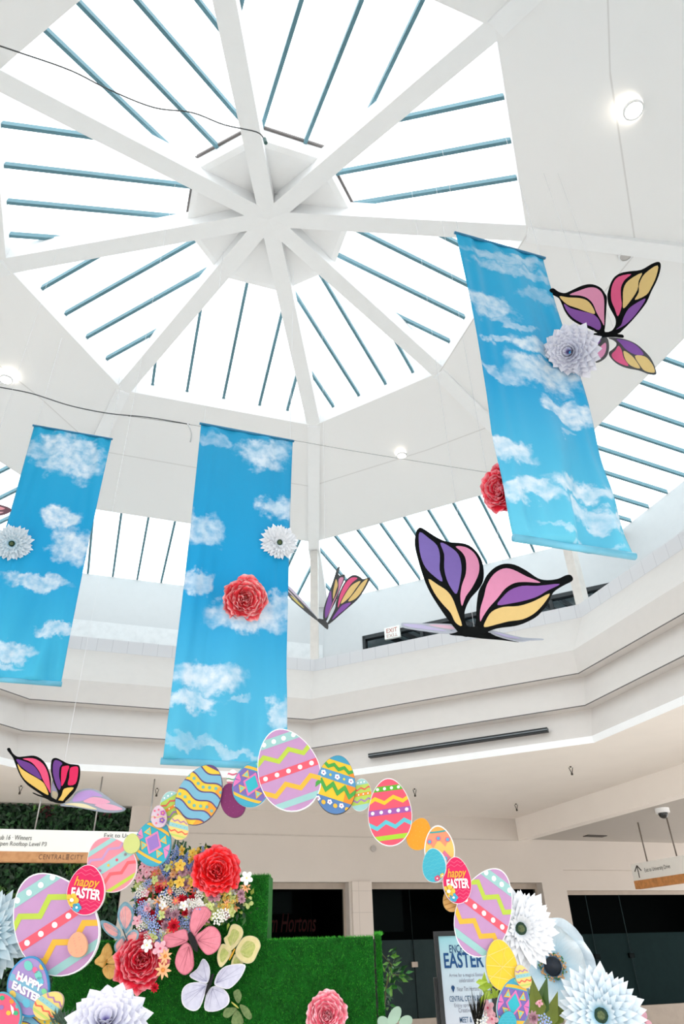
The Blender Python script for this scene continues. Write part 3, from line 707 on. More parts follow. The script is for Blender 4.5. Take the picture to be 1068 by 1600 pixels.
# ------------------------------------------------------------------ sky banners
def banner_mat(name, clouds, seed, top=(40, 158, 212), mid=(34, 170, 222), bot=(112, 200, 226)):
    m = bpy.data.materials.new(name); m.use_nodes = True; nt = m.node_tree; N = nt.nodes; K = nt.links; b = N['Principled BSDF']
    b.inputs['Roughness'].default_value = .5; b.inputs['Specular IOR Level'].default_value = .25
    uv = N.new('ShaderNodeTexCoord')
    asp = N.new('ShaderNodeMapping'); asp.inputs['Scale'].default_value = (1, 3.4, 1); asp.inputs['Location'].default_value = (seed, seed*.7, 0); K.new(uv.outputs['UV'], asp.inputs[0])
    nz = N.new('ShaderNodeTexNoise'); nz.inputs['Scale'].default_value = 3.2; nz.inputs['Detail'].default_value = 8; nz.inputs['Roughness'].default_value = .6; K.new(asp.outputs[0], nz.inputs[0])
    nz2 = N.new('ShaderNodeTexNoise'); nz2.inputs['Scale'].default_value = 11; nz2.inputs['Detail'].default_value = 6; K.new(asp.outputs[0], nz2.inputs[0])
    sub = N.new('ShaderNodeVectorMath'); sub.operation = 'SUBTRACT'; sub.inputs[1].default_value = (.5, .5, .5); K.new(nz.outputs['Color'], sub.inputs[0])
    scl = N.new('ShaderNodeVectorMath'); scl.operation = 'MULTIPLY'; scl.inputs[1].default_value = (.62, .17, 0); K.new(sub.outputs[0], scl.inputs[0])
    add = N.new('ShaderNodeVectorMath'); K.new(uv.outputs['UV'], add.inputs[0]); K.new(scl.outputs[0], add.inputs[1])
    prev = None
    for (u, v, ru, rv, st) in clouds:
        s1 = N.new('ShaderNodeVectorMath'); s1.operation = 'SUBTRACT'; s1.inputs[1].default_value = (u, 1-v, 0); K.new(add.outputs[0], s1.inputs[0])
        s2 = N.new('ShaderNodeVectorMath'); s2.operation = 'DIVIDE'; s2.inputs[1].default_value = (ru, rv, 1); K.new(s1.outputs[0], s2.inputs[0])
        ln = N.new('ShaderNodeVectorMath'); ln.operation = 'LENGTH'; K.new(s2.outputs[0], ln.inputs[0])
        mr = N.new('ShaderNodeMapRange'); mr.interpolation_type = 'SMOOTHSTEP'; mr.inputs['From Min'].default_value = 1.1; mr.inputs['From Max'].default_value = .6
        mr.inputs['To Max'].default_value = st; K.new(ln.outputs['Value'], mr.inputs[0])
        if prev is None: prev = mr
        else:
            mx = N.new('ShaderNodeMath'); mx.operation = 'MAXIMUM'; K.new(prev.outputs[0], mx.inputs[0]); K.new(mr.outputs[0], mx.inputs[1]); prev = mx
    # break the clouds up with fine noise
    mu = N.new('ShaderNodeMapRange'); mu.inputs['From Min'].default_value = .3; mu.inputs['From Max'].default_value = .62; mu.inputs['To Min'].default_value = .35; mu.inputs['To Max'].default_value = 1.05; K.new(nz2.outputs[0], mu.inputs[0])
    mm = N.new('ShaderNodeMath'); mm.operation = 'MULTIPLY'; mm.use_clamp = True; K.new(prev.outputs[0], mm.inputs[0]); K.new(mu.outputs[0], mm.inputs[1])
    sx = N.new('ShaderNodeSeparateXYZ'); K.new(uv.outputs['UV'], sx.inputs[0])
    rp = N.new('ShaderNodeValToRGB'); e = rp.color_ramp.elements
    e[0].position = 0; e[0].color = (*[lin(c) for c in bot], 1); e[1].position = 1; e[1].color = (*[lin(c) for c in top], 1)
    q = e.new(.45); q.color = (*[lin(c) for c in mid], 1); K.new(sx.outputs['Y'], rp.inputs[0])
    mix = N.new('ShaderNodeMix'); mix.data_type = 'RGBA'; K.new(mm.outputs[0], mix.inputs[0]); K.new(rp.outputs[0], mix.inputs[6])
    rc = N.new('ShaderNodeValToRGB'); rc.color_ramp.elements[0].position = .35; rc.color_ramp.elements[1].position = .6
    rc.color_ramp.elements[0].color = (*[lin(c) for c in (186, 210, 226)], 1); rc.color_ramp.elements[1].color = (*[lin(c) for c in (222, 230, 238)], 1)
    K.new(nz.outputs[0], rc.inputs[0]); K.new(rc.outputs[0], mix.inputs[7]); K.new(mix.outputs[2], b.inputs['Base Color'])
    return m
def project(P):
    v = P-CAM; d = v.dot(fw); return 534+F*v.dot(RT)/d, 800-F*v.dot(UP)/d
def solve_z(P, y):
    a, b = -2.5, 12
    for _ in range(50):
        c = (a+b)/2; a, b = (c, b) if project(Vector((P.x, P.y, 1.6+c)))[1] > y else (a, c)
    return (a+b)/2
def banner(TL, TR, yBL, yBR, h, clouds, seed, label, cols, hang):
    a, b = at_h(*TL, h), at_h(*TR, h)
    z = (solve_z(a, yBL)+solve_z(b, yBR))/2; top = h; ln = top-z
    e = (b-a).normalized(); w = (b-a).length; n = Vector((e.y, -e.x, 0)); n = -n if n.dot(CAM-a) < 0 else n
    root = thing('sky_banner', label, 'banner', (a+b)/2, 'cloud printed banners hanging under the skylight')
    nu, nv = 44, 110; bm = bmesh.new(); ul = bm.loops.layers.uv.verify(); g = []
    R = random.Random(seed); ph = [R.uniform(0, 6) for _ in range(6)]
    def dsp(u, v):
        s = 1-v
        f = .018*math.sin(u*9+ph[0]+v*1.5)*(.35+.65*v) + .022*v*v*math.sin(u*17+ph[1]+v*4) 
        f += .035*v**3*math.sin((u-.5)*6+v*9+ph[2]) + .012*(1-v)*math.sin(u*24+ph[3])*math.exp(-4*v)
        f += .016*math.exp(-((v-.93)/.06)**2)*math.sin(u*30+ph[4])
        f += .02*v*math.sin(u*11+v*7+ph[5])*math.sin(v*5+ph[0]) + .05*math.exp(-((v-.8)/.16)**2)*math.cos((u-.5)*5)*math.sin(v*20)*.35
        f += .008*math.sin(u*42+ph[2]+v*3)*math.exp(-((u-.1)/.15)**2) + .008*math.sin(u*38-v*9)*math.exp(-((u-.9)/.15)**2)
        return f*1.5
    for j in range(nv+1):
        v = j/nv; row = []
        pin = .012*math.sin(v*math.pi)
        for i in range(nu+1):
            u = i/nu; row.append(bm.verts.new(a + e*(w*(u+(.5-u)*2*pin)) + n*(dsp(u, v)*(1 if 0 < v < 1 else 0)) - Vector((0, 0, ln*v))))
        g.append(row)
    for j in range(nv):
        for i in range(nu):
            f = bm.faces.new([g[j][i], g[j+1][i], g[j+1][i+1], g[j][i+1]]); f.smooth = True
            for l, (ii, jj) in zip(f.loops, ((i, j), (i, j+1), (i+1, j+1), (i+1, j))): l[ul].uv = (ii/nu, 1-jj/nv)
    bmt = banner_mat('sky_print', clouds, seed, *[tuple(v*k for v, k in zip(c, ((.45, .93, .95), (.45, .93, .95), (.85, .93, .95))[i])) for i, c in enumerate(cols)])
    cl = finish(bm, 'cloth', bmt, root)
    md = cl.modifiers.new('thickness', 'SOLIDIFY'); md.thickness = .002
    bm = bmesh.new(); tube_bm(bm, [a-e*.02, b+e*.02], .018, 10); tr = finish(bm, 'top_rod', mat('rod_blue', (40, 122, 160), .4), root, smooth=True)
    bm = bmesh.new(); dn = Vector((0, 0, ln)); tube_bm(bm, [a-e*.015-dn, b+e*.015-dn], .034, 12); finish(bm, 'bottom_rod_pocket', mat('pocket_blue', (104, 184, 212), .4, noise=.12, scale=3), root, smooth=True)
    hang = (9.4 if h > 7.2 else 9.75)-h
    for f in (.03, .97):
        p = a+e*w*f; bm = bmesh.new(); tube_bm(bm, [p, p+Vector((0, 0, hang))], .003, 5)
        finish(bm, 'suspension_wire', mat('nylon_line', (215, 215, 218), .5), tr)
    return a, e, n, w, ln
MC = [(.68, .075, .30, .055, .85), (.2, .05, .22, .03, .4), (.9, .26, .26, .05, .9), (.08, .37, .19, .055, .85), (.12, .545, .17, .03, .8), (.62, .615, .42, .045, .9), (.85, .57, .25, .035, .8), (.3, .785, .34, .04, .95), (.22, .845, .26, .028, .85), (.95, .86, .13, .04, .8), (.6, .835, .1, .016, .5), (.45, .97, .5, .014, .55), (.15, .955, .2, .012, .4)]
ma = banner((314, 662), (457, 689), 1187, 1201, 6.04, MC, 3, 'blue sky banner in the middle carrying a white daisy and a red peony', ((58, 160, 204), (22, 160, 214), (104, 198, 226)), 3.2)
LC = [(.55, .08, .5, .055, .85), (.55, .16, .42, .075, .95), (.1, .1, .25, .05, .6), (.6, .4, .28, .055, 1), (.8, .5, .3, .07, .95), (.5, .66, .42, .032, .9), (.85, .83, .26, .022, .8), (.3, .91, .4, .03, .95), (.15, .95, .5, .02, .8), (.0, .5, .2, .03, .6)]
la = banner((53, 665), (174, 686), 1055, 1071, 7.35, LC, 5, 'blue sky banner at the left edge with one pale daisy', ((58, 170, 212), (24, 164, 216), (80, 192, 224)), 2.2)
RC = [(.5, .05, .6, .03, .6), (.6, .1, .5, .03, .6), (.85, .2, .3, .03, .4), (.2, .28, .3, .05, .85), (.45, .33, .28, .02, .6), (.25, .41, .17, .022, .8), (.62, .40, .3, .035, .95), (.6, .5, .5, .055, .95), (.25, .52, .3, .02, .6), (.8, .6, .3, .04, .95), (.72, .665, .12, .012, .5), (.12, .77, .22, .035, .95), (.2, .875, .34, .032, .9), (.7, .835, .34, .03, .95), (.85, .895, .3, .026, .9), (.6, .97, .4, .012, .5)]
ra = banner((712, 364), (849, 403), 842, 868, 7.05, RC, 9, 'right blue sky banner with a lilac dahlia and a red peony at its edge', ((64, 174, 216), (36, 164, 214), (112, 200, 224)), 3.0)

# ------------------------------------------------------------------ flowers
def petal(bm, ang, r0, L_, W_, tilt, curl, z0=0., pointed=1., cup=.15, ruf=0., rr=None, nu=4, nv=6, mi=0):
    """one petal in the flower's own frame (z = the way the flower faces)"""
    ul = bm.loops.layers.uv.verify(); ca, sa = math.cos(ang), math.sin(ang); g = []
    ph = (rr.uniform(0, 6) if rr else 0)
    x, z = r0, z0; t = tilt; ds = L_/nv
    for j in range(nv+1):
        v = j/nv
        wd = W_*(math.sin(math.pi*min(1, v*.9+.1))**.6)*(1-(v**7)*.92 if pointed else 1-.25*v**6)
        if not pointed: wd = W_*(.25+.75*math.sin(min(1, v/.65)*math.pi/2))*(math.sqrt(max(0, 1-max(0, (v-.75)/.25)**2*.62)))
        row = []
        for i in range(nu+1):
            u = -1+2*i/nu
            yy = u*wd/2; zz = z + cup*wd*(u*u)*1.0 + ruf*math.sin(u*5+v*6+ph)*v*W_*.5
            xx = x - (0 if pointed else (.10*L_*v*u*u + (.04*L_*v*v*math.sin(u*4.5+ph) if ruf > .1 else 0)))
            px_, py_ = xx, yy
            row.append(bm.verts.new((px_*ca-py_*sa, px_*sa+py_*ca, zz)))
        g.append(row)
        x += math.cos(t)*ds; z += math.sin(t)*ds; t += curl/nv
    for j in range(nv):
        for i in range(nu):
            f = bm.faces.new([g[j][i], g[j][i+1], g[j+1][i+1], g[j+1][i]]); f.smooth = True; f.material_index = mi
            for l, (ii, jj) in zip(f.loops, ((i, j), (i+1, j), (i+1, j+1), (i, j+1))): l[ul].uv = (ii/nu, jj/nv)
def dome(bm, R_, Hh, z0=0., n=16, m=5, rough=0., rr=None, mi=0):
    rings = []
    for j in range(m):
        a = j/m*math.pi/2; rad = R_*math.cos(a); zz = z0+Hh*math.sin(a)
        rings.append([bm.verts.new((rad*math.cos(2*math.pi*i/n), rad*math.sin(2*math.pi*i/n), zz+(rr.uniform(-1, 1)*rough if rr else 0))) for i in range(n)])
    top = bm.verts.new((0, 0, z0+Hh))
    for p, q in zip(rings, rings[1:]):
        for i in range(n): bm.faces.new([p[i], p[(i+1) % n], q[(i+1) % n], q[i]]).material_index = mi
    for i in range(n): bm.faces.new([rings[-1][i], rings[-1][(i+1) % n], top]).material_index = mi
def local_part(bm, name, m, root, smooth=True):
    me = bpy.data.meshes.new(name); bm.to_mesh(me); bm.free()
    for x in (m if isinstance(m, (list, tuple)) else [m]): me.materials.append(x)
    if smooth:
        for p in me.polygons: p.use_smooth = True
    o = bpy.data.objects.new(name, me); COL.objects.link(o); o.parent = root; return o
def orient(root, facing, roll=0.):
    root.rotation_mode = 'QUATERNION'
    root.rotation_quaternion = facing.normalized().to_track_quat('Z', 'Y') @ Quaternion((0, 0, 1), roll)
_pet = {}
def pm(key, *a, **k):
    if key not in _pet: _pet[key] = ramp_mat('petal_'+key, *a, **k)
    return _pet[key]
def daisy(label, P, R_, facing, group, pal='white', roll=0., seed=1, stem=False, lay=3):
    rr = random.Random(seed); root = thing('daisy', label, 'flower', P, group); orient(root, facing, roll)
    cols = {'white': ((190, 206, 220), (230, 234, 240), (240, 242, 246)), 'blue': ((96, 168, 202), (186, 212, 226), (232, 238, 244)), 'teal': ((60, 144, 176), (158, 194, 210), (212, 224, 230))}[pal]
    m = pm('daisy_'+pal, *cols, pos=(0, .45, 1))
    spec = [(24, 1.0, .33, .06, -.3), (24, .92, .30, .2, -.3), (24, .80, .21, .34, -.2), (22, .60, .16, .5, -.1), (20, .40, .11, .72, 0)]
    for li, (n, ln, wd, tl, cu) in enumerate(spec[:lay+2]):
        bm = bmesh.new()
        for i in range(n): petal(bm, (i+rr.uniform(-.2, .2)+li*.5)*2*math.pi/n, .1*R_, R_*ln*rr.uniform(.86, 1.)-.1*R_, R_*wd*rr.uniform(.8, 1.2), tl+rr.uniform(-.08, .08), cu, .02*R_*li, 1, .12, 0, rr)
        local_part(bm, 'petal_ring', m, root)
    bm = bmesh.new(); dome(bm, .17*R_, .1*R_, .06*R_, 18, 5, .01*R_, rr)
    for i in range(34):
        a = i*2.399; q = .18*R_+.015*R_*(i % 3); petal(bm, a, q*.8, .09*R_, .03*R_, 1.1, -.6, .08*R_, 1, 0, 0, rr, 2, 2)
    fc = local_part(bm, 'flower_centre', mat('dark_green_centre', (22, 62, 40), .7, noise=.3, scale=60, bump=.5), root)
    bm = bmesh.new(); dome(bm, .085*R_, .06*R_, .14*R_, 14, 4); local_part(bm, 'centre_button', mat('olive_button', (96, 110, 70), .8, noise=.3, scale=80), fc)
    return root
def dahlia(label, P, R_, facing, group, pal='lilac', roll=0., seed=1, nl=8):
    rr = random.Random(seed); root = thing('dahlia', label, 'flower', P, group); orient(root, facing, roll)
    m = pm('dahlia_'+pal, (136, 126, 196), (220, 220, 240), (240, 240, 248), pos=(0, .35, 1))
    for li in range(nl):
        f = li/(nl-1); n = int(18-7*f); bm = bmesh.new()
        for i in range(n):
            petal(bm, (i+li*.5+rr.uniform(-.12, .12))*2*math.pi/n, .06*R_, R_*(1-.72*f)*rr.uniform(.9, 1.), R_*(.60-.36*f), .0+1.15*f, -.2+.5*f, .035*R_*li, 1, .16, .03, rr, 4, 7)
        local_part(bm, 'petal_ring', m, root)
    return root
def peony(label, P, R_, facing, group, pal='red', roll=0., seed=1):
    rr = random.Random(seed); root = thing('peony', label, 'flower', P, group); orient(root, facing, roll)
    cols = {'red': ((200, 10, 34), (240, 44, 70), (255, 170, 180)), 'coral': ((236, 40, 50), (252, 84, 96), (255, 200, 200)), 'scarlet': ((220, 8, 14), (252, 36, 40), (255, 120, 130)), 'pink': ((244, 80, 104), (255, 134, 158), (255, 214, 220))}[pal]
    m = pm('peony_'+pal, *cols, pos=(.1, .8, 1.02))
    for li in range(7):
        f = li/6; n = [12, 12, 11, 10, 9, 8, 7][li]; bm = bmesh.new()
        for i in range(n):
            petal(bm, (i+li*.5+rr.uniform(-.2, .2))*2*math.pi/n, .08*R_*(1-f), R_*(1-.66*f)*rr.uniform(.85, 1.05), R_*(.84-.46*f)*rr.uniform(.85, 1.15), .1+1.1*f+rr.uniform(-.15, .15), .3+.4*rr.random(), .05*R_*li*(1-.4*f), 0, .08, .17, rr, 12, 8)
        local_part(bm, 'petal_ring', m, root)
    bm = bmesh.new()
    for i in range(24): petal(bm, rr.uniform(0, 6.28), rr.uniform(0, .08)*R_, .26*R_, .05*R_, 1.2, -.3, .16*R_, 1, 0, .2, rr, 2, 3)
    local_part(bm, 'stamens', mat('orange_stamen', (240, 120, 40), .6, noise=.2, scale=50), root)
    return root
def anemone(label, P, R_, facing, roll=0., seed=1):
    rr = random.Random(seed); root = thing('anemone', label, 'flower', P, 'giant paper flowers at the right foot of the arch'); orient(root, facing, roll)
    m = pm('anemone', (36, 118, 176), (180, 212, 228), (224, 234, 240), pos=(0, .28, .8))
    for li, (n, ln, tl) in enumerate(((6, 1., .0), (5, .84, .28))):
        bm = bmesh.new()
        for i in range(n): petal(bm, (i+li*.5+rr.uniform(-.1, .1))*2*math.pi/n, .08*R_, R_*ln*rr.uniform(.9, 1.05), R_*1.05, tl+rr.uniform(-.06, .14), .45, .05*R_*li, 0, .04, .10, rr, 14, 10)
        local_part(bm, 'petal_ring', m, root)
    bm = bmesh.new(); dome(bm, .2*R_, .2*R_, .12*R_, 20, 6); local_part(bm, 'flower_centre', mat('navy_centre', (14, 24, 40), .6, noise=.3, scale=40), root)
    bm = bmesh.new()
    for i in range(90):
        a = i*2.399; q = R_*(.22+.10*rr.random()); c = Vector((q*math.cos(a), q*math.sin(a), R_*(.12+.05*rr.random())))
        bmesh.ops.create_icosphere(bm, subdivisions=1, radius=.022*R_, matrix=Matrix.Translation(c))
    for i, f in enumerate(bm.faces): f.material_index = (i//20) % 3 != 0
    local_part(bm, 'stamens', [mat('green_stamen', (70, 130, 80), .6), mat('peach_stamen', (236, 180, 120), .6)], root)
    return root
def tocam(P, dx=0., dz=0.): return ((CAM-P).normalized() + RT*dx + UP*dz).normalized()
def on_banner(B, x, y, off): a, e, n, w, ln = B; return at_pl(x, y, a+n*off, n)
GB = 'paper flowers pinned to the sky banners'
p = on_banner(ma, 436, 848, .05); daisy('white dark-eyed daisy on the upper right edge of the middle banner', p, .26, ma[2]+Vector((0, 0, -.35)), GB, 'white', .2, 2)
p = on_banner(la, 19, 850, .06); daisy('pale blue-white dark-eyed daisy on the left edge banner', p, .31, la[2]+Vector((0, 0, -.4)), GB, 'blue', .1, 4)
p = on_banner(ma, 381, 937, .05); peony('coral red ruffled peony on the middle banner', p, .275, ma[2]+Vector((0, 0, -.35)), GB, 'coral', 0, 5)
p = on_banner(ra, 891, 551, .10); dahlia('lilac-white dahlia on the right edge of the right banner', p, .325, tocam(p, -.25, .1), GB, seed=6)
p = on_banner(ra, 800, 763, .0)-ra[2]*.16; p2 = at_pl(789, 764, ra[0]-ra[2]*.33, ra[2]); peony('red peony seen side-on behind the left edge of the right banner', p2, .24, (-ra[1]*.9+ra[2]*.25+Vector((0, 0, -.2))), GB, 'red', .4, 7)
GF = 'giant paper flowers at the right foot of the arch'
def FY(x, y, Y): return at_Y(x, y, Y)
p = FY(812, 1451, 5.16); daisy('huge white daisy behind the right large lilac egg', p, .262, tocam(p, .2, .0), GF, 'white', .1, 11, lay=3)
p = FY(864, 1511, 5.4); anemone('huge pale blue anemone with a navy centre', p, .275, tocam(p, -.1, .15), 1.1, 12)
p = FY(939, 1586, 5.08); daisy('huge blue-tinged daisy at the lower right corner of the display', p, .285, tocam(p, -.05, -.05), GF, 'blue', .3, 13, lay=3)
GL = 'giant paper flowers at the left foot of the arch'
p = FY(-24, 1462, 5.2); daisy('huge blue-white daisy cut off by the left edge behind the lilac egg', p, .31, tocam(p, .2, .1), GL, 'teal', .1, 14)
p = FY(165, 1606, 4.9); dahlia('huge white dahlia low in front of the grass wall on the left', p, .26, tocam(p, 0, 1.5), GL, seed=15, nl=7)
GW = 'peonies on the grass wall'
# ------------------------------------------------------------------ artificial grass wall
YW = 5.55
def WX(x, y): q = at_Y(x, y, YW); return q.x, q.z
xL, _ = WX(88, 1500); xA, _ = WX(212, 1440); xB, zB = WX(420, 1367); xC, _ = WX(585.5, 1530)
_, zL = WX(160, 1472); _, zC = WX(500, 1466.4)
M_TURF = mat('turf_backing', (9, 104, 18), .95, noise=.25, scale=14, tint=(6, 76, 13), bump=.6)
blade_m = [mat('grass_blade_deep', (8, 104, 16), .7, noise=.1), mat('grass_blade_green', (16, 134, 24), .7, noise=.1), mat('grass_blade_bright', (70, 180, 48), .7, noise=.1)]
gw = thing('artificial_grass_wall', 'stepped green artificial grass wall behind the egg arch', 'grass wall', ((xL+xC)/2, YW, 0))
def panel(x0, x1, z1, dep=.28, y0=YW):
    bm = bmesh.new(); box_bm(bm, Vector((x0, y0, 0)), Vector((x1-x0, 0, 0)), Vector((0, dep, 0)), Vector((0, 0, z1)))
    finish(bm, 'turf_panel', M_TURF, gw)
panel(xL, xA, zL); panel(xA+.001, xB, zB, .281); panel(xB+.001, xC, zC)
R = random.Random(21)
def blades(name, regs, count, nrm):
    bm = bmesh.new(); A = [(abs(x1-x0)+.02)*(z1-z0) for x0, x1, z0, z1, *_ in regs]; tot = sum(A)
    for reg, ar in zip(regs, A):
        x0, x1, z0, z1 = reg[:4]
        for i in range(int(count*ar/tot)):
            p = Vector((R.uniform(x0, x1), YW-.002, R.uniform(z0, z1))); d = Vector((R.gauss(0, .35), -.55-R.random()*.4, R.gauss(.35, .35))).normalized()
            ln = R.uniform(.012, .028); s = Vector((R.gauss(0, 1), 0, R.gauss(0, 1))).normalized()*.0022
            f = bm.faces.new([bm.verts.new(p-s), bm.verts.new(p+s), bm.verts.new(p+d*ln)]); f.material_index = 0 if R.random() < .42 else (1 if R.random() < .8 else 2)
        # fringe on the top edge
        for i in range(int(900*(x1-x0))):
            p = Vector((R.uniform(x0, x1), YW+R.uniform(0, .2), z1)); d = Vector((R.gauss(0, .4), R.gauss(-.3, .3), 1)).normalized()
            s = Vector((.0022, 0, 0)); f = bm.faces.new([bm.verts.new(p-s), bm.verts.new(p+s), bm.verts.new(p+d*R.uniform(.008, .022))]); f.material_index = R.choice((1, 2, 2))
    o = finish(bm, name, blade_m, gw); o['kind'] = 'stuff'; return o
blades('grass_pile', [(xL, xA, 1.15, zL), (xA, xB, 1.15, zB), (xB, xC, 1.15, zC)], 62000, None)
# return panel at the right end
xD, _ = WX(588, 1500); xE, _ = WX(597.5, 1530)
rp_ = thing('artificial_grass_return', 'narrow grass covered side panel at the right end of the grass wall', 'grass wall', ((xD+xE)/2, YW, 0))
bm = bmesh.new(); box_bm(bm, Vector((xD+.005, YW+.01, 0)), Vector((xE-xD, 0, 0)), Vector((0, .27, 0)), Vector((0, 0, zC+.01))); finish(bm, 'turf_panel', M_TURF, rp_)
bm = bmesh.new()
for i in range(5000):
    p = Vector((R.uniform(xD, xE), YW+.008, R.uniform(1.15, zC+.01))); d = Vector((R.gauss(0, .4), -.7, R.gauss(.4, .4))).normalized(); s = Vector((R.gauss(0, 1), 0, R.gauss(0, 1))).normalized()*.0022
    f = bm.faces.new([bm.verts.new(p-s), bm.verts.new(p+s), bm.verts.new(p+d*R.uniform(.012, .026))]); f.material_index = R.choice((0, 1, 1, 2))
for i in range(300):
    p = Vector((R.uniform(xD, xE+.01), YW+R.uniform(0, .3), zC+.008)); d = Vector((R.gauss(0, .5), -.3, 1)).normalized(); s = Vector((.0025, 0, 0))
    f = bm.faces.new([bm.verts.new(p-s), bm.verts.new(p+s), bm.verts.new(p+d*R.uniform(.012, .035))]); f.material_index = 2
o = finish(bm, 'grass_pile', blade_m, rp_); o['kind'] = 'stuff'
bm = bmesh.new(); box_bm(bm, Vector((xC+.006, YW+.05, 0)), Vector((max(.004, xD-xC-.004), 0, 0)), Vector((0, .2, 0)), Vector((0, 0, zC-.01)))
finish(bm, 'joint_strip', M_DARK, rp_)

p = FY(337, 1363, 5.34); peony('scarlet peony at the upper right of the mixed flower cluster', p, .17, tocam(p, .15, .3), GW, 'scarlet', 0, 16)
p = FY(221, 1500, 5.40); peony('deep red peony at the lower left end of the mixed flower cluster', p, .175, tocam(p, .0, .05), GW, 'red', .5, 17)
p = FY(510, 1587, 5.40); peony('pink peony low on the right half of the grass wall', p, .135, tocam(p, 0, .2), GW, 'pink', .3, 18)

# ------------------------------------------------------------------ mixed flower cluster
def bloom_mesh(kind, seed):
    rr = random.Random(seed); bm = bmesh.new()
    if kind == 'five':
        for i in range(5): petal(bm, i*2*math.pi/5, .08, .95, .72, .25, -.2, 0, 0, .1, .05, rr, 3, 3)
        for i in range(5): petal(bm, i*2*math.pi/5+.6, .05, .6, .5, .7, -.2, .05, 0, .1, .05, rr, 3, 3)
        dome(bm, .14, .12, .12, 8, 3, mi=1)
    elif kind == 'star':
        for i in range(8): petal(bm, i*2*math.pi/8, .06, 1.0, .36, .3, -.35, 0, 1, .15, 0, rr, 2, 3)
        dome(bm, .2, .2, .08, 8, 3, mi=1)
    elif kind == 'puff':
        for l in range(4):
            for i in range(9-l): petal(bm, (i+l*.5)*2*math.pi/(9-l), .05, .95-.15*l, .42, .1+.42*l, .3, .08*l, 0, .12, .1, rr, 3, 3)
    elif kind == 'spike':       # a spike of tiny florets
        for i in range(26):
            t = i/26; a = i*2.399; q = .38*(1-t*.7); c = Vector((q*math.cos(a), -1.1+2.3*t, q*math.sin(a)))
            bmesh.ops.create_icosphere(bm, subdivisions=1, radius=.2*(1-.45*t), matrix=Matrix.Translation(c) @ Matrix.Diagonal((1, 1, .8, 1)))
    elif kind == 'spray':       # flat head of tiny florets
        for i in range(22):
            a = i*2.399; q = .22*math.sqrt(i); c = Vector((q*math.cos(a), q*math.sin(a), .25-.12*q*q+rr.uniform(-.08, .08)))
            bmesh.ops.create_icosphere(bm, subdivisions=1, radius=.19, matrix=Matrix.Translation(c) @ Matrix.Diagonal((1, 1, .6, 1)))
    elif kind == 'berry':
        bmesh.ops.create_icosphere(bm, subdivisions=2, radius=.6)
        for i in range(5): petal(bm, i*2*math.pi/5, .05, .35, .2, .4, 0, .55, 1, 0, 0, rr, 2, 2, 1)
    me = bpy.data.meshes.new('bloom_'+kind)
    for f in bm.faces: f.smooth = True
    bm.to_mesh(me); bm.free(); return me
BASE = {k: bloom_mesh(k, 5) for k in ('five', 'star', 'puff', 'spike', 'spray', 'berry')}
KINDS = {
 'blue_spike': ('spike', (134, 160, 220), (92, 116, 186), 'delphinium_spike', 'periwinkle blue floret spike in the mixed flower cluster', 'blue floret spikes in the cluster'),
 'blue_spray': ('spray', (170, 190, 232), (110, 132, 200), 'blue_floret_spray', 'pale blue tiny-floret spray in the mixed flower cluster', 'pale blue sprays in the cluster'),
 'white_spray': ('spray', (244, 243, 238), (214, 214, 200), 'white_floret_spray', 'white tiny-floret spray in the mixed flower cluster', 'white sprays in the cluster'),
 'white': ('five', (246, 246, 244), (230, 220, 140), 'white_blossom', 'small white blossom in the mixed flower cluster', 'white blossoms in the cluster'),
 'coral': ('star', (238, 120, 104), (236, 190, 90), 'coral_blossom', 'small coral star-shaped blossom in the mixed flower cluster', 'coral blossoms in the cluster'),
 'peach': ('star', (244, 184, 136), (220, 140, 60), 'peach_blossom', 'small peach star-shaped blossom in the mixed flower cluster', 'peach blossoms in the cluster'),
 'pink': ('five', (240, 184, 196), (206, 80, 110), 'pink_blossom', 'small pale pink blossom in the mixed flower cluster', 'pale pink blossoms in the cluster'),
 'lime': ('five', (214, 224, 150), (170, 190, 80), 'lime_blossom', 'small lime green blossom in the mixed flower cluster', 'lime blossoms in the cluster'),
 'red': ('puff', (214, 34, 56), (170, 10, 30), 'red_blossom', 'small crimson ruffled bloom in the mixed flower cluster', 'crimson blooms in the cluster'),
 'yellow': ('five', (244, 206, 92), (200, 140, 30), 'yellow_blossom', 'small golden yellow blossom in the mixed flower cluster', 'yellow blossoms in the cluster'),
 'berry': ('berry', (236, 172, 70), (120, 140, 60), 'orange_berry', 'round orange-yellow berry in the mixed flower cluster', 'berries in the cluster'),
 'mauve': ('puff', (204, 160, 176), (160, 110, 130), 'dusty_rose_blossom', 'small dusty rose ruffled bloom in the mixed flower cluster', 'dusty rose blooms in the cluster'),
}
PROTO = {}
for k, (shape, c0, c1, nm, lb, gp) in KINDS.items():
    me = BASE[shape].copy(); me.materials.append(pm('b_'+k, c1, c0, c0, pos=(0, .3, 1)) if shape not in ('spike', 'spray', 'berry') else mat('b_'+k, c0, .6, noise=.2, scale=3, tint=c1))
    me.materials.append(mat('c_'+k, c1, .7)); PROTO[k] = me
def bloom(k, x, y, rpx, Y, seed=0, lb2=None):
    shape, c0, c1, nm, lb, gp = KINDS[k]; rr = random.Random(int(x*31+y*17+seed))
    P = at_Y(x, y, Y); o = bpy.data.objects.new(nm, PROTO[k]); COL.objects.link(o); o.location = P
    s = rpx*Y/F*1.0; o.scale = (s, s, s)
    orient(o, tocam(P, rr.gauss(0, .35), rr.gauss(.1, .35)), rr.uniform(0, 6.28) if shape != 'spike' else rr.gauss(0, .5))
    tag(o, lb2 or lb, 'flower', gp if not lb2 else None); return o
R = random.Random(77)
def inpoly(x, y, P):
    c = False
    for i in range(len(P)):
        (x0, y0), (x1, y1) = P[i-1], P[i]
        if (y0 > y) != (y1 > y) and x < (x1-x0)*(y-y0)/(y1-y0)+x0: c = not c
    return c
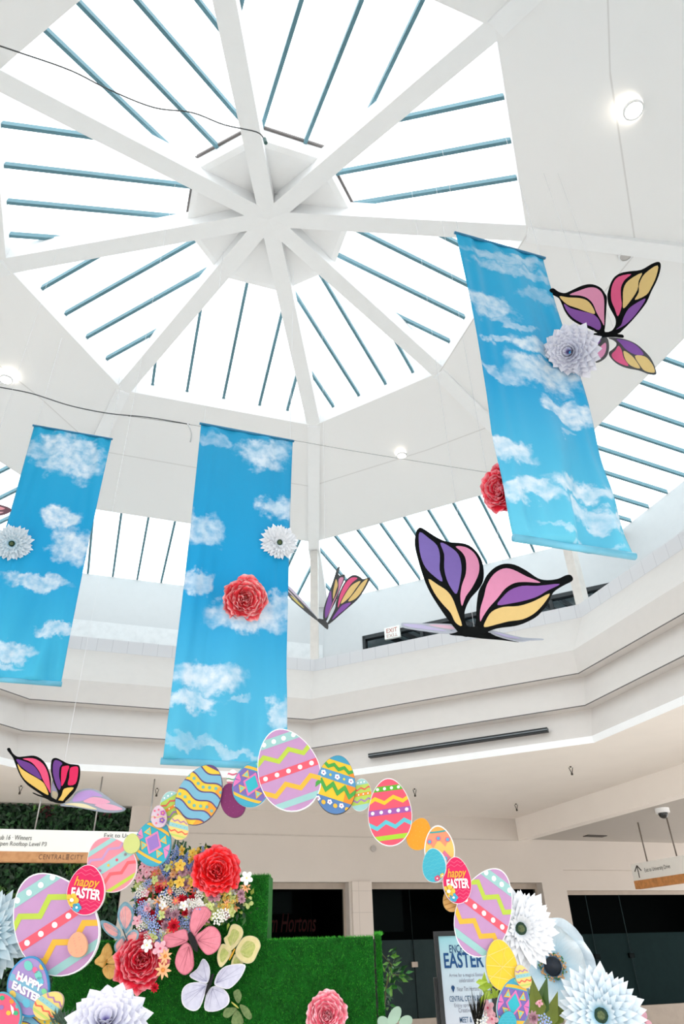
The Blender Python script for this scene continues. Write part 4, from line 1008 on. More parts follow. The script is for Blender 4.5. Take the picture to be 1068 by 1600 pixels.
REG = [(222, 1345), (250, 1350), (278, 1326), (300, 1332), (325, 1328), (330, 1345), (345, 1385), (385, 1385), (378, 1410), (358, 1432), (325, 1437), (308, 1442), (292, 1462), (262, 1462), (248, 1478), (218, 1455), (212, 1430), (214, 1395), (216, 1368)]
placed = []
def zone(x, y):
    if x < 245 and y < 1380: return ['pink', 'blue_spray', 'lime', 'coral', 'lime', 'peach']
    if y < 1352: return ['blue_spike', 'blue_spike', 'blue_spike', 'blue_spray', 'blue_spray', 'yellow', 'white']
    if x < 232: return ['blue_spray', 'blue_spray', 'pink', 'red', 'white_spray', 'lime']
    if y < 1385 and x < 300: return ['coral', 'peach', 'lime', 'pink', 'blue_spike', 'yellow', 'mauve']
    if y < 1385: return ['pink', 'mauve', 'lime', 'blue_spike']
    if x > 322: return ['lime', 'lime', 'white', 'mauve', 'peach', 'yellow', 'berry', 'pink']
    if y < 1425: return ['white_spray', 'white_spray', 'white', 'white', 'coral', 'coral', 'blue_spike', 'white_spray', 'peach', 'red']
    return ['blue_spray', 'lime', 'coral', 'red', 'white_spray', 'mauve', 'peach', 'white']
tries = 0
while len(placed) < 250 and tries < 9000:
    tries += 1
    x, y = R.uniform(205, 392), R.uniform(1322, 1480)
    if not inpoly(x, y, REG): continue
    k = R.choice(zone(x, y)); r = {'blue_spike': 6.5, 'blue_spray': 7, 'white_spray': 7, 'berry': 5}.get(k, 6.6)*R.uniform(.85, 1.2)
    if any((x-a)**2+(y-b)**2 < (.52*(r+c))**2 for a, b, c in placed): continue
    placed.append((x, y, r)); bloom(k, x, y, r, 5.36+R.uniform(-.05, .05))
for k, x, y, r, lb in (('yellow', 281, 1352, 8, 'golden six-petalled blossom near the top of the flower cluster'), ('white', 385, 1372, 9, 'white pompom bloom at the far right tip of the flower cluster'),
    ('berry', 357, 1414, 5, 'larger orange berry below the scarlet peony'), ('berry', 363, 1409, 4.5, 'smaller orange berry above the larger one, below the scarlet peony'), ('berry', 348, 1415, 4.5, 'brownish orange berry left of the pair below the scarlet peony'),
    ('lime', 387, 1410, 8, 'lime blossom standing out over the grass right of the cluster'), ('white_spray', 340, 1433, 9, 'left white floret spray above the pink fabric butterfly'), ('white_spray', 350, 1429, 8, 'right white floret spray above the pink fabric butterfly'),
    ('red', 271, 1446, 9, 'largest crimson bloom left of the pink fabric butterfly wing'), ('white', 229, 1477, 8, 'white daisy-like blossom on top of the deep red peony'),
    ('peach', 258, 1494, 9, 'brown-peach rosebud beside the pink butterfly'), ('peach', 254, 1516, 11, 'large cream-peach rose beside the deep red peony'), ('pink', 250, 1482, 10, 'pink blossom above the brown-peach rosebud'), ('red', 241, 1543, 6, 'crimson bud hanging below the cream-peach rose')):
    bloom(k, x, y, r, 5.5 if x > 386 else 5.28, 3, lb)
# leaves and twigs of the cluster
gl = [mat('cluster_leaf_green', (52, 104, 44), .5, noise=.2), mat('cluster_leaf_dark', (24, 62, 34), .5, noise=.2), mat('cluster_leaf_yellow', (150, 168, 70), .5, noise=.2)]
def leaf_spray(name, pts, Y, label, mats=gl, lnr=(.03, .07), n=3, jit=6, seed=1, kind='stuff', upb=0., cat='foliage'):
    rr = random.Random(seed); bm = bmesh.new()
    for x, y in pts:
        for q in range(n):
            P = at_Y(x+rr.gauss(0, jit), y+rr.gauss(0, jit), Y+rr.uniform(-.03, .05))
            d = (RT*rr.gauss(0, 1)+UP*(rr.gauss(0, 1)+upb)-Vector((0, 1, 0))*rr.uniform(0, .6)).normalized(); nn = (tocam(P)+Vector((rr.gauss(0, .4), 0, rr.gauss(0, .4)))).normalized()
            l_ = rr.uniform(*lnr); leaf(bm, P, d, nn, l_, l_*.42, rr.randrange(len(mats)))
    o = finish(bm, name, mats); tag(o, label, cat, kind=kind); return o
leaf_spray('cluster_foliage', [(a, b) for a, b, c in placed] + [(225, 1352), (232, 1348), (240, 1345), (385, 1395), (380, 1405), (376, 1424), (385, 1425)], 5.42, 'green leaves filling the mixed flower cluster on the grass wall', n=5)
# fern tips above the cluster
bm = bmesh.new(); rr = random.Random(4)
for (x0, y0, x1, y1) in ((272, 1338, 276, 1314), (280, 1336, 288, 1316), (276, 1340, 290, 1326), (222, 1357, 206, 1364), (226, 1350, 208, 1352)):
    for i in range(14):
        t = i/13; x, y = x0+(x1-x0)*t, y0+(y1-y0)*t; P = at_Y(x, y, 5.4); d0 = (at_Y(x1, y1, 5.4)-at_Y(x0, y0, 5.4)).normalized(); sd = d0.cross(Vector((0, -1, 0)))
        for sg in (-1, 1): leaf(bm, P, (d0*.6+sd*sg).normalized(), tocam(P), .055*(1-.6*t), .008, 0)
tag(finish(bm, 'fern_sprigs', [mat('fern_dark', (28, 84, 48), .5)]), 'dark fern sprigs sticking out above the mixed flower cluster', 'foliage', kind='stuff')

# ------------------------------------------------------------------ fabric butterflies on the grass wall
def off(z, ox, oy): return lambda pts: [(ox+x/z, oy+y/z) for x, y in pts]
WG = off(4.45, 200, 1300); LG = off(4.855, 0, 1300)
def fabric_butterfly(label, wings, body, Y, wm, edge, bodym, conv, scale_edge=.93, cells=None, cellm=None, vein=None):
    c = conv([body[0]])[0]; P = at_Y(*c, Y); root = thing('butterfly', label, 'butterfly', P, 'fabric butterflies on the grass wall')
    for i, w in enumerate(wings):
        q = catm(conv(w), 3); B = Board(at_Y(*c, Y), Vector(((-.25 if i % 2 else .25), -1, .12 if i < 2 else -.1)))
        B.slab(q, .004, edge, edge); gx = sum(a for a, b in q)/len(q); gy = sum(b for a, b in q)/len(q)
        B.fill([(gx+(a-gx)*scale_edge, gy+(b-gy)*scale_edge) for a, b in q], wm, 1)
        if cells and cellm:
            for k, m2 in cells:
                B.fill([(gx+(a-gx)*k, gy+(b-gy)*k) for a, b in q], m2, 2)
        bx = conv([body[0], body[1]]); mb = ((bx[0][0]+bx[1][0])/2, (bx[0][1]+bx[1][1])/2)
        v0 = min(q, key=lambda t: (t[0]-mb[0])**2+(t[1]-mb[1])**2); v0 = (v0[0]*.85+gx*.15, v0[1]*.85+gy*.15)
        far = sorted(q, key=lambda t: -((t[0]-v0[0])**2+(t[1]-v0[1])**2))[:max(6, len(q)*2//3)]
        for t in far[::4]:
            e_ = (gx+(t[0]-gx)*.86, gy+(t[1]-gy)*.86); L_ = math.hypot(e_[0]-v0[0], e_[1]-v0[1])+1e-6; nx, ny = -(e_[1]-v0[1])/L_*.28, (e_[0]-v0[0])/L_*.28
            B.fill([(v0[0]-nx, v0[1]-ny), (e_[0]-nx*.4, e_[1]-ny*.4), (e_[0]+nx*.4, e_[1]+ny*.4), (v0[0]+nx, v0[1]+ny)], vein or edge, 3)
        wo = B.done('wing', root)
    a, b = [at_Y(*z, Y-.012) for z in conv(body)]
    bm = bmesh.new(); tube_bm(bm, [a+(b-a)*t for t in (0, .08, .3, .6, .85, 1)], .011, 8)
    for v in bm.verts:
        t = (v.co-a).dot((b-a).normalized())/(b-a).length; k = .35+.65*math.sin(math.pi*min(1, max(0, t*.9+.08))); ax = a+(b-a)*t; v.co = ax+(v.co-ax)*k*bodym[1]
    finish(bm, 'body', bodym[0], root, smooth=True)
    return root
def wingm(name, c0, c1, sc=30): return mat(name, c1, .7, noise=.1, scale=sc, tint=c0)
BLK = mat('black_felt', (18, 18, 20), .9)
fabric_butterfly('dusty pink fabric butterfly with black body on the grass wall', [
 [(455, 535), (500, 520), (545, 520), (580, 570), (540, 630), (490, 690), (460, 725), (430, 680), (430, 620)],
 [(245, 725), (300, 700), (390, 675), (415, 710), (415, 755), (350, 790), (290, 805), (255, 790)],
 [(465, 725), (510, 690), (560, 655), (610, 665), (645, 720), (640, 790), (600, 840), (550, 855), (510, 820), (480, 770)],
 [(405, 765), (440, 800), (455, 880), (450, 950), (400, 995), (350, 970), (325, 910), (340, 840), (370, 790)]],
 [(425, 700), (480, 830)], 5.26, wingm('pink_wing', (206, 116, 132), (216, 128, 144)), paint((206, 112, 132)), (BLK, 2.0), WG, vein=paint((176, 84, 104)))
fabric_butterfly('cream and olive fabric butterfly with yellow body right of the pink one', [
 [(715, 650), (750, 640), (790, 665), (800, 710), (770, 770), (735, 810), (700, 830), (680, 790), (665, 740), (690, 715)],
 [(745, 840), (760, 790), (800, 735), (850, 720), (900, 740), (920, 790), (900, 840), (870, 900), (820, 915), (770, 885)],
 [(620, 850), (650, 780), (690, 790), (720, 830), (700, 880), (650, 940), (625, 915)],
 [(715, 920), (740, 850), (770, 870), (800, 915), (760, 925)]],
 [(742, 812), (702, 892)], 5.44, wingm('cream_wing', (206, 192, 136), (216, 204, 150)), paint((236, 224, 176)), (paint((236, 176, 50)), .6), WG,
 cells=[(.6, wingm('olive_cell', (150, 160, 84), (176, 180, 104), 60))], cellm=True)
fabric_butterfly('pale lavender fabric butterfly with black body on the grass wall', [
 [(520, 880), (560, 920), (570, 985), (550, 1050), (490, 1040), (425, 1000), (480, 950)],
 [(610, 1010), (640, 960), (700, 925), (810, 920), (800, 980), (760, 1040), (700, 1090), (640, 1080), (600, 1060)],
 [(370, 1160), (380, 1090), (430, 1050), (520, 1045), (550, 1060), (540, 1110), (500, 1220), (450, 1245), (390, 1215)],
 [(535, 1240), (535, 1160), (560, 1100), (600, 1070), (660, 1090), (700, 1140), (695, 1200), (620, 1245)]],
 [(592, 985), (538, 1130)], 5.43, wingm('lavender_wing', (186, 186, 208), (202, 202, 220)), paint((236, 236, 244)), (BLK, 1.2), WG, vein=paint((160, 160, 196)))
fabric_butterfly('small sheer green butterfly below the lavender one', [
 [(745, 1100), (770, 1095), (790, 1140), (770, 1190), (745, 1170), (730, 1120)],
 [(775, 1200), (830, 1220), (860, 1280), (840, 1305), (800, 1270)],
 [(660, 1260), (680, 1225), (740, 1220), (755, 1240), (700, 1290), (665, 1285)],
 [(720, 1335), (730, 1270), (760, 1240), (795, 1290), (795, 1335)]],
 [(718, 1182), (768, 1225)], 5.46, wingm('sheer_green_wing', (76, 106, 54), (112, 132, 80), 60), paint((120, 140, 84)), (paint((220, 214, 110)), .5), WG)
fabric_butterfly('small golden yellow butterfly left of the deep red peony', [
 [(820, 840), (850, 890), (850, 930), (800, 990), (780, 1030), (750, 1015), (720, 1000), (720, 970), (760, 930), (780, 880)],
 [(800, 990), (850, 935), (905, 940), (910, 975), (880, 1000)],
 [(780, 1030), (830, 1000), (885, 1010), (885, 1060), (850, 1115), (810, 1110), (780, 1070)]],
 [(812, 965), (782, 1030)], 5.44, wingm('golden_wing', (240, 180, 84), (252, 206, 120)), paint((246, 196, 110)), (paint((232, 170, 70)), .6), LG)
fabric_butterfly('sheer pink butterfly with blue-grey wing edges left of the flower cluster', [
 [(890, 640), (905, 570), (950, 528), (1000, 570), (1015, 640), (990, 720), (950, 770), (915, 720)],
 [(760, 680), (800, 672), (870, 710), (915, 760), (900, 810), (850, 800), (790, 750)],
 [(865, 860), (900, 810), (940, 790), (955, 860), (930, 910), (880, 915)],
 [(960, 830), (960, 780), (1010, 740), (1050, 760), (1040, 820), (1000, 850)]],
 [(930, 735), (968, 835)], 5.34, wingm('sheer_pink_wing', (240, 160, 160), (246, 180, 176)), wingm('blue_grey_edge', (100, 150, 170), (140, 180, 196)), (paint((70, 90, 100)), .4), LG, .72)

# ------------------------------------------------------------------ stained-glass style hanging butterflies
SBK = mat('black_foam_board', (9, 12, 13), .8, spec=.12)
PK, HP, CR, PUR, LAV, CRM = (250, 160, 200), (252, 100, 150), (240, 20, 96), (150, 90, 182), (140, 118, 200), (252, 216, 140)
def wing(root, O, N, outline, cells, t=.012, frame=SBK, name='wing', sm=3):
    B = Board(O, N); B.slab(catm(outline, sm), t, frame, frame)
    for c, pts in cells: B.fill(catm(pts, sm), paint(c), 1, True)
    return B.done(name, root)
def hang(root, px, O, N, up=3.5):
    for q in px:
        p = at_pl(*q, O, N); up = (12.05 if O.x > 0 and O.y > 6 else 11.6)-p.z; bm = bmesh.new(); tube_bm(bm, [p, p+Vector((0, 0, up))], .002, 5); finish(bm, 'suspension_wire', mat('nylon_line', (215, 215, 218), .5), root)
GH = 'hanging stained-glass style butterflies'
# large butterfly, centre right
cv = off(3.3375, 600, 800); O = at_pl(735, 985, at_Y(735, 985, 6.3), Vector((0, -1, 0))); toC = (CAM-O).normalized()
bt = thing('hanging_butterfly', 'largest hanging butterfly with black outlines below the right banner', 'butterfly', O, GH)
wing(bt, O, toC+RT*.25, cv([(165, 110), (178, 85), (200, 85), (270, 130), (330, 155), (420, 165), (470, 195), (505, 245), (518, 300), (515, 360), (490, 405), (450, 450), (425, 500), (418, 540), (430, 590), (470, 620), (440, 650), (400, 640), (340, 570), (290, 500), (240, 420), (205, 340), (175, 240), (160, 170)]),
 [((134, 112, 196), cv([(185, 105), (230, 135), (275, 175), (290, 230), (288, 300), (303, 362), (260, 335), (215, 290), (190, 230), (180, 160)])),
  ((134, 108, 192), cv([(292, 160), (340, 180), (385, 220), (402, 280), (398, 340), (378, 425), (350, 400), (325, 350), (312, 290), (312, 220)])),
  (PK, cv([(372, 180), (420, 182), (465, 210), (492, 260), (492, 320), (460, 390), (425, 440), (405, 490), (396, 440), (405, 380), (425, 320), (425, 250), (405, 210)])),
  (CRM, cv([(230, 350), (280, 380), (325, 410), (355, 450), (378, 510), (405, 592), (370, 575), (345, 525), (300, 475), (260, 420)]))])
wing(bt, O, toC-RT*.25, cv([(515, 370), (535, 330), (575, 290), (625, 270), (680, 275), (740, 305), (800, 345), (850, 355), (905, 348), (945, 330), (970, 328), (983, 345), (975, 362), (930, 385), (880, 420), (850, 480), (800, 540), (740, 575), (680, 595), (600, 605), (550, 620), (500, 645), (450, 640), (470, 600), (478, 560), (480, 500), (488, 430), (500, 395)]),
 [(PK, cv([(500, 570), (500, 510), (520, 440), (535, 380), (570, 325), (620, 295), (670, 300), (740, 335), (815, 368), (740, 365), (680, 370), (630, 400), (590, 450), (545, 500), (515, 545)])),
  (PUR, cv([(590, 485), (620, 440), (660, 405), (720, 385), (800, 385), (915, 375), (850, 410), (800, 440), (740, 460), (670, 475)])),
  (CRM, cv([(522, 600), (530, 565), (560, 520), (620, 495), (700, 490), (780, 465), (862, 425), (830, 480), (780, 530), (720, 560), (650, 570), (590, 585)]))])
GREY = paint((190, 194, 206)); 
wing(bt, O, toC*.28+UP*.96, cv([(88, 584), (100, 577), (180, 580), (300, 582), (355, 587), (385, 617), (330, 632), (230, 622), (130, 607), (95, 597)]), [((206, 194, 232), cv([(100, 585), (190, 588), (240, 600), (330, 622), (230, 614), (130, 600)])), ((246, 200, 220), cv([(230, 588), (340, 591), (365, 612), (300, 605)]))], .008, GREY, 'lower_wing')
wing(bt, O, toC*.24+UP*.97, cv([(545, 614), (620, 630), (720, 654), (820, 660), (822, 665), (760, 668), (700, 674), (580, 642)]), [((206, 194, 232), cv([(570, 626), (640, 642), (710, 660), (640, 655)]))], .008, GREY, 'lower_wing')
wing(bt, O+toC*.02, toC+UP*.1, cv([(338, 625), (350, 618), (400, 625), (440, 600), (500, 600), (545, 628), (620, 645), (690, 665), (700, 678), (620, 668), (500, 658), (400, 645), (345, 640)]), [], .03, SBK, 'body')
hang(bt, cv([(470, 620), (690, 668)]), O, toC, 4.4)
# top right butterfly
cv = off(5.086, 840, 390); O = at_Y(948, 524, 5.6); toC = (CAM-O).normalized()
bt = thing('hanging_butterfly', 'hanging butterfly with cream and pink wings beside the top of the right banner', 'butterfly', O, GH)
wing(bt, O, toC+RT*.3, cv([(95, 330), (100, 312), (125, 308), (165, 335), (215, 345), (265, 325), (340, 290), (400, 275), (450, 280), (500, 305), (530, 345), (548, 380), (545, 440), (540, 520), (535, 600), (530, 650), (560, 675), (500, 680), (470, 660), (400, 625), (320, 590), (260, 550), (215, 490), (190, 430), (165, 385), (120, 360)]),
 [((252, 164, 202), cv([(250, 358), (330, 325), (400, 302), (460, 305), (505, 340), (525, 400), (525, 500), (525, 600), (505, 570), (465, 500), (435, 430), (390, 385), (330, 365)])),
  (CRM, cv([(170, 372), (240, 380), (330, 385), (390, 405), (430, 450), (452, 510), (390, 495), (310, 465), (230, 435)])),
  (PUR, cv([(205, 430), (260, 465), (350, 490), (440, 515), (485, 560), (500, 610), (480, 640), (420, 610), (350, 585), (280, 545), (230, 490)]))])
wing(bt, O, toC-RT*.3, cv([(550, 370), (560, 320), (580, 260), (610, 215), (660, 185), (730, 172), (820, 160), (900, 115), (950, 97), (972, 110), (970, 160), (945, 240), (900, 330), (860, 420), (800, 500), (740, 570), (680, 630), (630, 670), (540, 680), (560, 655), (590, 640), (615, 600), (615, 550), (590, 500), (560, 440)]),
 [(HP, cv([(635, 530), (610, 470), (585, 410), (580, 340), (595, 270), (640, 215), (740, 195), (690, 240), (660, 300), (660, 380), (665, 450)])),
  (CRM, cv([(680, 468), (675, 400), (680, 310), (720, 245), (825, 185), (800, 250), (790, 320), (740, 400)])),
  (CRM, cv([(770, 400), (800, 340), (805, 270), (850, 190), (950, 125), (940, 210), (900, 300), (860, 360)])),
  (PUR, cv([(620, 635), (660, 600), (680, 540), (720, 470), (790, 420), (855, 390), (810, 470), (750, 545), (690, 600)]))])
GRD = mat('charcoal_board', (58, 60, 62), .5)
wing(bt, O, toC*.6+UP*.8+RT*.2, cv([(420, 770), (440, 725), (500, 703), (548, 700), (565, 760), (555, 830), (520, 870), (465, 893), (445, 850)]), [(PUR, cv([(422, 775), (440, 735), (500, 720), (470, 760)])), (PK, cv([(535, 740), (540, 800), (515, 850), (465, 880), (445, 840), (480, 790)]))], .01, GRD, 'lower_wing')
wing(bt, O, toC*.6+UP*.8-RT*.2, cv([(560, 700), (620, 700), (700, 715), (780, 750), (850, 810), (900, 870), (935, 950), (935, 988), (880, 985), (800, 955), (700, 935), (630, 905), (580, 860), (562, 820), (590, 795), (620, 765), (620, 735), (590, 712)]),
 [(PUR, cv([(625, 712), (720, 730), (790, 770), (840, 835), (770, 835), (700, 795), (660, 750)])), (HP, cv([(640, 765), (665, 800), (680, 860), (720, 925), (650, 905), (600, 870), (585, 835), (615, 800)])),
  (CRM, cv([(680, 805), (740, 840), (775, 880), (812, 945), (740, 925), (695, 875)])), (CRM, cv([(770, 845), (850, 850), (900, 900), (925, 950), (920, 980), (850, 965), (810, 920)]))], .01, GRD, 'lower_wing')
wing(bt, O+toC*.02, toC+UP*.1, cv([(325, 690), (330, 680), (470, 662), (560, 655), (640, 672), (672, 676), (682, 690), (672, 700), (620, 695), (560, 695), (480, 700), (380, 706), (330, 705)]), [], .03, SBK, 'body')
hang(bt, cv([(480, 680), (620, 685)]), O, toC, 3.6)
# small butterfly between the banners
cv = off(5.933, 415, 850); O = at_Y(508, 972, 7.6); toC = (CAM-O).normalized()
bt = thing('hanging_butterfly', 'small hanging butterfly with half closed wings right of the middle banner', 'butterfly', O, GH)
DG = mat('slate_board', (44, 46, 48), .5)
wing(bt, O, toC*.5+RT*.86, cv([(540, 700), (540, 620), (560, 540), (600, 430), (640, 310), (665, 230), (685, 210), (680, 240), (672, 275), (690, 295), (715, 283), (735, 290), (725, 340), (700, 400), (680, 450), (650, 530), (600, 620), (565, 710)]),
 [(CRM, cv([(650, 325), (665, 380), (650, 430), (625, 510), (622, 450), (635, 380)])), (PK, cv([(675, 325), (718, 312), (700, 375), (655, 480), (620, 560), (570, 680), (620, 540), (670, 430)])), (PUR, cv([(600, 430), (608, 500), (608, 560), (580, 640), (552, 690), (548, 620), (565, 540)]))], .01, DG)
wing(bt, O, toC*.8-RT*.6, cv([(560, 750), (590, 700), (640, 600), (650, 540), (690, 430), (740, 340), (790, 295), (830, 288), (870, 305), (900, 325), (960, 312), (950, 350), (900, 440), (840, 520), (760, 590), (680, 660), (600, 730)]),
 [(HP, cv([(670, 590), (675, 530), (700, 440), (750, 350), (800, 310), (850, 318), (800, 360), (750, 430), (700, 520)])), (CRM, cv([(695, 555), (740, 460), (800, 380), (880, 342), (830, 420), (770, 500)])), (CRM, cv([(765, 525), (830, 440), (890, 360), (945, 325), (900, 420), (850, 490), (800, 525)])), (PUR, cv([(630, 670), (680, 600), (720, 560), (790, 545), (740, 600), (690, 640), (620, 700)]))], .01, DG)
nE = (RT*.55+UP*.75+toC*.2)
wing(bt, O, nE, cv([(75, 303), (90, 308), (205, 410), (335, 540), (480, 690), (455, 692), (300, 550), (180, 420)]), [((240, 214, 224), cv([(130, 362), (200, 420), (300, 530), (240, 475)]))], .006, DG, 'lower_wing')
wing(bt, O-toC*.03, nE, cv([(185, 380), (225, 398), (300, 475), (400, 590), (480, 690), (440, 675), (330, 575), (230, 465)]), [((226, 206, 228), cv([(205, 398), (240, 420), (320, 510), (400, 605), (300, 520)])), ((180, 150, 210), cv([(360, 570), (420, 635), (465, 682), (420, 650)]))], .006, GREY, 'lower_wing')
wing(bt, O, nE, cv([(200, 455), (215, 450), (265, 490), (355, 580), (470, 695), (400, 650), (300, 565), (225, 497)]), [((226, 208, 100), cv([(225, 478), (265, 502), (330, 565), (352, 597), (285, 545)]))], .006, DG, 'lower_wing')
wing(bt, O+toC*.02, toC+UP*.1, cv([(465, 695), (540, 700), (575, 740), (580, 770), (570, 792), (520, 750)]), [], .02, DG, 'body', 2)
hang(bt, cv([(560, 750)]), O, toC, 3.6)
# lower left butterfly
cv = off(5.0857, 0, 1140); O = at_Y(85, 1250, 5.9); toC = (CAM-O).normalized()
bt = thing('hanging_butterfly', 'hanging butterfly with crimson and purple wings above the left sign', 'butterfly', O, GH)
wing(bt, O, toC+RT*.25, cv([(58, 160), (62, 147), (80, 148), (100, 185), (140, 215), (200, 212), (270, 207), (330, 235), (370, 285), (395, 350), (405, 400), (405, 520), (420, 570), (395, 565), (350, 530), (290, 490), (220, 440), (165, 370), (130, 290), (105, 225), (75, 185)]),
 [((252, 84, 134), cv([(180, 232), (260, 228), (320, 255), (360, 300), (388, 380), (400, 500), (380, 470), (340, 400), (310, 330), (250, 260)])), ((112, 54, 150), cv([(130, 235), (190, 250), (250, 275), (295, 320), (330, 395), (270, 365), (200, 320), (150, 275)])), ((252, 208, 104), cv([(138, 272), (170, 310), (230, 350), (300, 390), (350, 430), (385, 515), (350, 505), (280, 460), (200, 400), (160, 340)]))])
wing(bt, O, toC-RT*.25, cv([(405, 270), (415, 235), (445, 225), (490, 245), (540, 270), (600, 278), (625, 285), (635, 320), (630, 390), (605, 470), (560, 530), (500, 580), (440, 578), (455, 540), (460, 500), (430, 430), (405, 340)]),
 [((112, 54, 150), cv([(425, 260), (450, 242), (495, 268), (475, 300), (470, 370), (485, 440), (470, 480), (440, 420), (420, 340)])), (CR, cv([(490, 305), (510, 290), (550, 290), (535, 340), (520, 400), (490, 450), (485, 390)])), (CR, cv([(565, 300), (617, 295), (620, 350), (600, 430), (540, 440), (550, 380), (553, 330)])), ((252, 208, 104), cv([(462, 565), (490, 520), (510, 470), (585, 460), (555, 500), (515, 545), (495, 570)]))])
wing(bt, O-toC*.03, toC+RT*.1, cv([(412, 550), (408, 470), (418, 400), (448, 450), (464, 525), (448, 560)]), [((200, 190, 236), cv([(415, 480), (420, 420), (440, 455), (450, 490)])), ((248, 232, 196), cv([(416, 545), (414, 490), (450, 495), (460, 530), (444, 553)]))], .008, GREY, 'lower_wing')
wing(bt, O, toC*.5+UP*.85, cv([(478, 595), (540, 575), (570, 545), (600, 500), (650, 475), (720, 468), (790, 490), (850, 530), (920, 580), (980, 615), (998, 632), (960, 650), (880, 657), (800, 650), (700, 630), (600, 612), (510, 605)]),
 [((200, 160, 226), cv([(575, 570), (600, 520), (650, 492), (720, 482), (780, 505), (815, 535), (740, 530), (680, 560), (620, 572)])), ((252, 176, 202), cv([(660, 572), (720, 540), (780, 540), (840, 555), (875, 580), (800, 595), (730, 590)])), ((250, 236, 190), cv([(510, 595), (570, 585), (660, 590), (720, 610), (770, 635), (680, 625), (580, 605)])), ((252, 182, 206), cv([(750, 600), (830, 590), (900, 600), (975, 632), (920, 643), (850, 640), (800, 625)]))], .008, paint((168, 176, 190)), 'lower_wing')
wing(bt, O+toC*.02, toC+UP*.1, cv([(258, 503), (270, 502), (330, 525), (400, 530), (450, 560), (520, 570), (500, 585), (440, 580), (360, 545), (300, 525)]), [], .02, SBK, 'body', 2)
hang(bt, cv([(450, 575)]), O, toC, 4.5)
# wing tip entering from the left edge
O = at_Y(-5, 797, 6.8); toC = (CAM-O).normalized()
bt = thing('hanging_butterfly', 'pink wing tip of a hanging butterfly just entering at the left edge', 'butterfly', O, GH)
wing(bt, O, toC+UP*.3, [(-60, 770), (-30, 778), (-5, 787), (12, 792), (18, 797), (10, 803), (-12, 808), (-40, 812), (-65, 805)], [((246, 170, 180), [(-50, 777), (-25, 783), (-5, 790), (8, 795), (-10, 798), (-40, 796)]), ((240, 190, 200), [(-50, 800), (-20, 800), (6, 800), (-12, 805), (-40, 808)])], .008, paint((120, 84, 96)))
wing(bt, O+toC*.02, toC, [(-75, 788), (-60, 768), (-52, 770), (-56, 812), (-64, 814)], [], .02, SBK, 'body', 2)
hang(bt, [(-40, 790)], O, toC, 4.)

# ------------------------------------------------------------------ hanging directional signs
M_SIGN = mat('warm_white_sign', (250, 248, 242), .5, noise=.01); M_WOOD = mat('honey_oak_veneer', (206, 150, 100), .5, noise=.15, scale=12, tint=(190, 132, 84))
M_TXT = mat('dark_sign_print', (70, 66, 62), .6); M_TXT2 = mat('bronze_sign_print', (120, 84, 60), .6)
q = at_h(161, 1208, 2.93); nS = sn(q)[1]
def atS(x, y): return at_n(x, y, nS)
def LS(x, y): s_, n_, h_ = sn(atS(x, y)); return s_, h_
sA = LS(-60, 1300)[0]; sE = LS(240, 1300)[0]; hT = LS(100, 1297.3)[1]; hM = LS(100, 1331.5)[1]; hB = LS(100, 1347.5)[1]
sg = thing('hanging_sign', 'long white hanging direction sign with oak strip behind the arch on the left', 'sign', L((sA+sE)/2, nS+.06, hB))
bm = bmesh.new(); lbox(bm, sA, sE, nS, nS+.12, hM, hT); pn = finish(bm, 'sign_panel', M_SIGN, sg)
bm = bmesh.new(); lbox(bm, sA, sE, nS-.01, nS+.13, hB, hM); oak = finish(bm, 'oak_strip', M_WOOD, sg)
for x in (72, 161, 243):
    s_ = LS(x, 1208)[0]; bm = bmesh.new(); tube_bm(bm, [L(s_, nS+.06, hT), L(s_, nS+.06, 2.93)], .014, 8); finish(bm, 'rod', M_STEEL, sg, smooth=True)
def on_S(x, y, dn=.012):
    c = at_n(x, y, nS-dn); return lambda a, b: c + ES*a + Vector((0, 0, b))
def sl(x0, x1, y): return abs(sn(atS(x1, y))[0]-sn(atS(x0, y))[0])
lettering('Hub 16 · Winners', on_S(22, 1308.5), M_TXT, pn, sl(-6, 50, 1308), .075)
lettering('Open Rooftop Level P3', on_S(33.5, 1319.3), M_TXT, pn, sl(-6, 73, 1319), .085)
lettering('Exit to University Drive', on_S(208, 1307), M_TXT, pn, sl(163, 253, 1307), .085)
lettering('CENTRAL', on_S(81, 1339), M_TXT2, oak, sl(60, 101, 1339), .075, .01, spacing=1.2)
lettering('CITY', on_S(120, 1339.3), M_TXT2, oak, sl(110, 130, 1339), .075, .01, spacing=1.2)
c = at_n(105.5, 1338.8, nS-.013); bm = bmesh.new()
for dz in (-.034, -.012, .012, .034): quad(bm, [c+ES*-.03+Vector((0, 0, dz-.008)), c+ES*.03+Vector((0, 0, dz-.008)), c+ES*.02+Vector((0, 0, dz+.008)), c-ES*.02+Vector((0, 0, dz+.008))])
finish(bm, 'emblem', M_TXT2, oak)
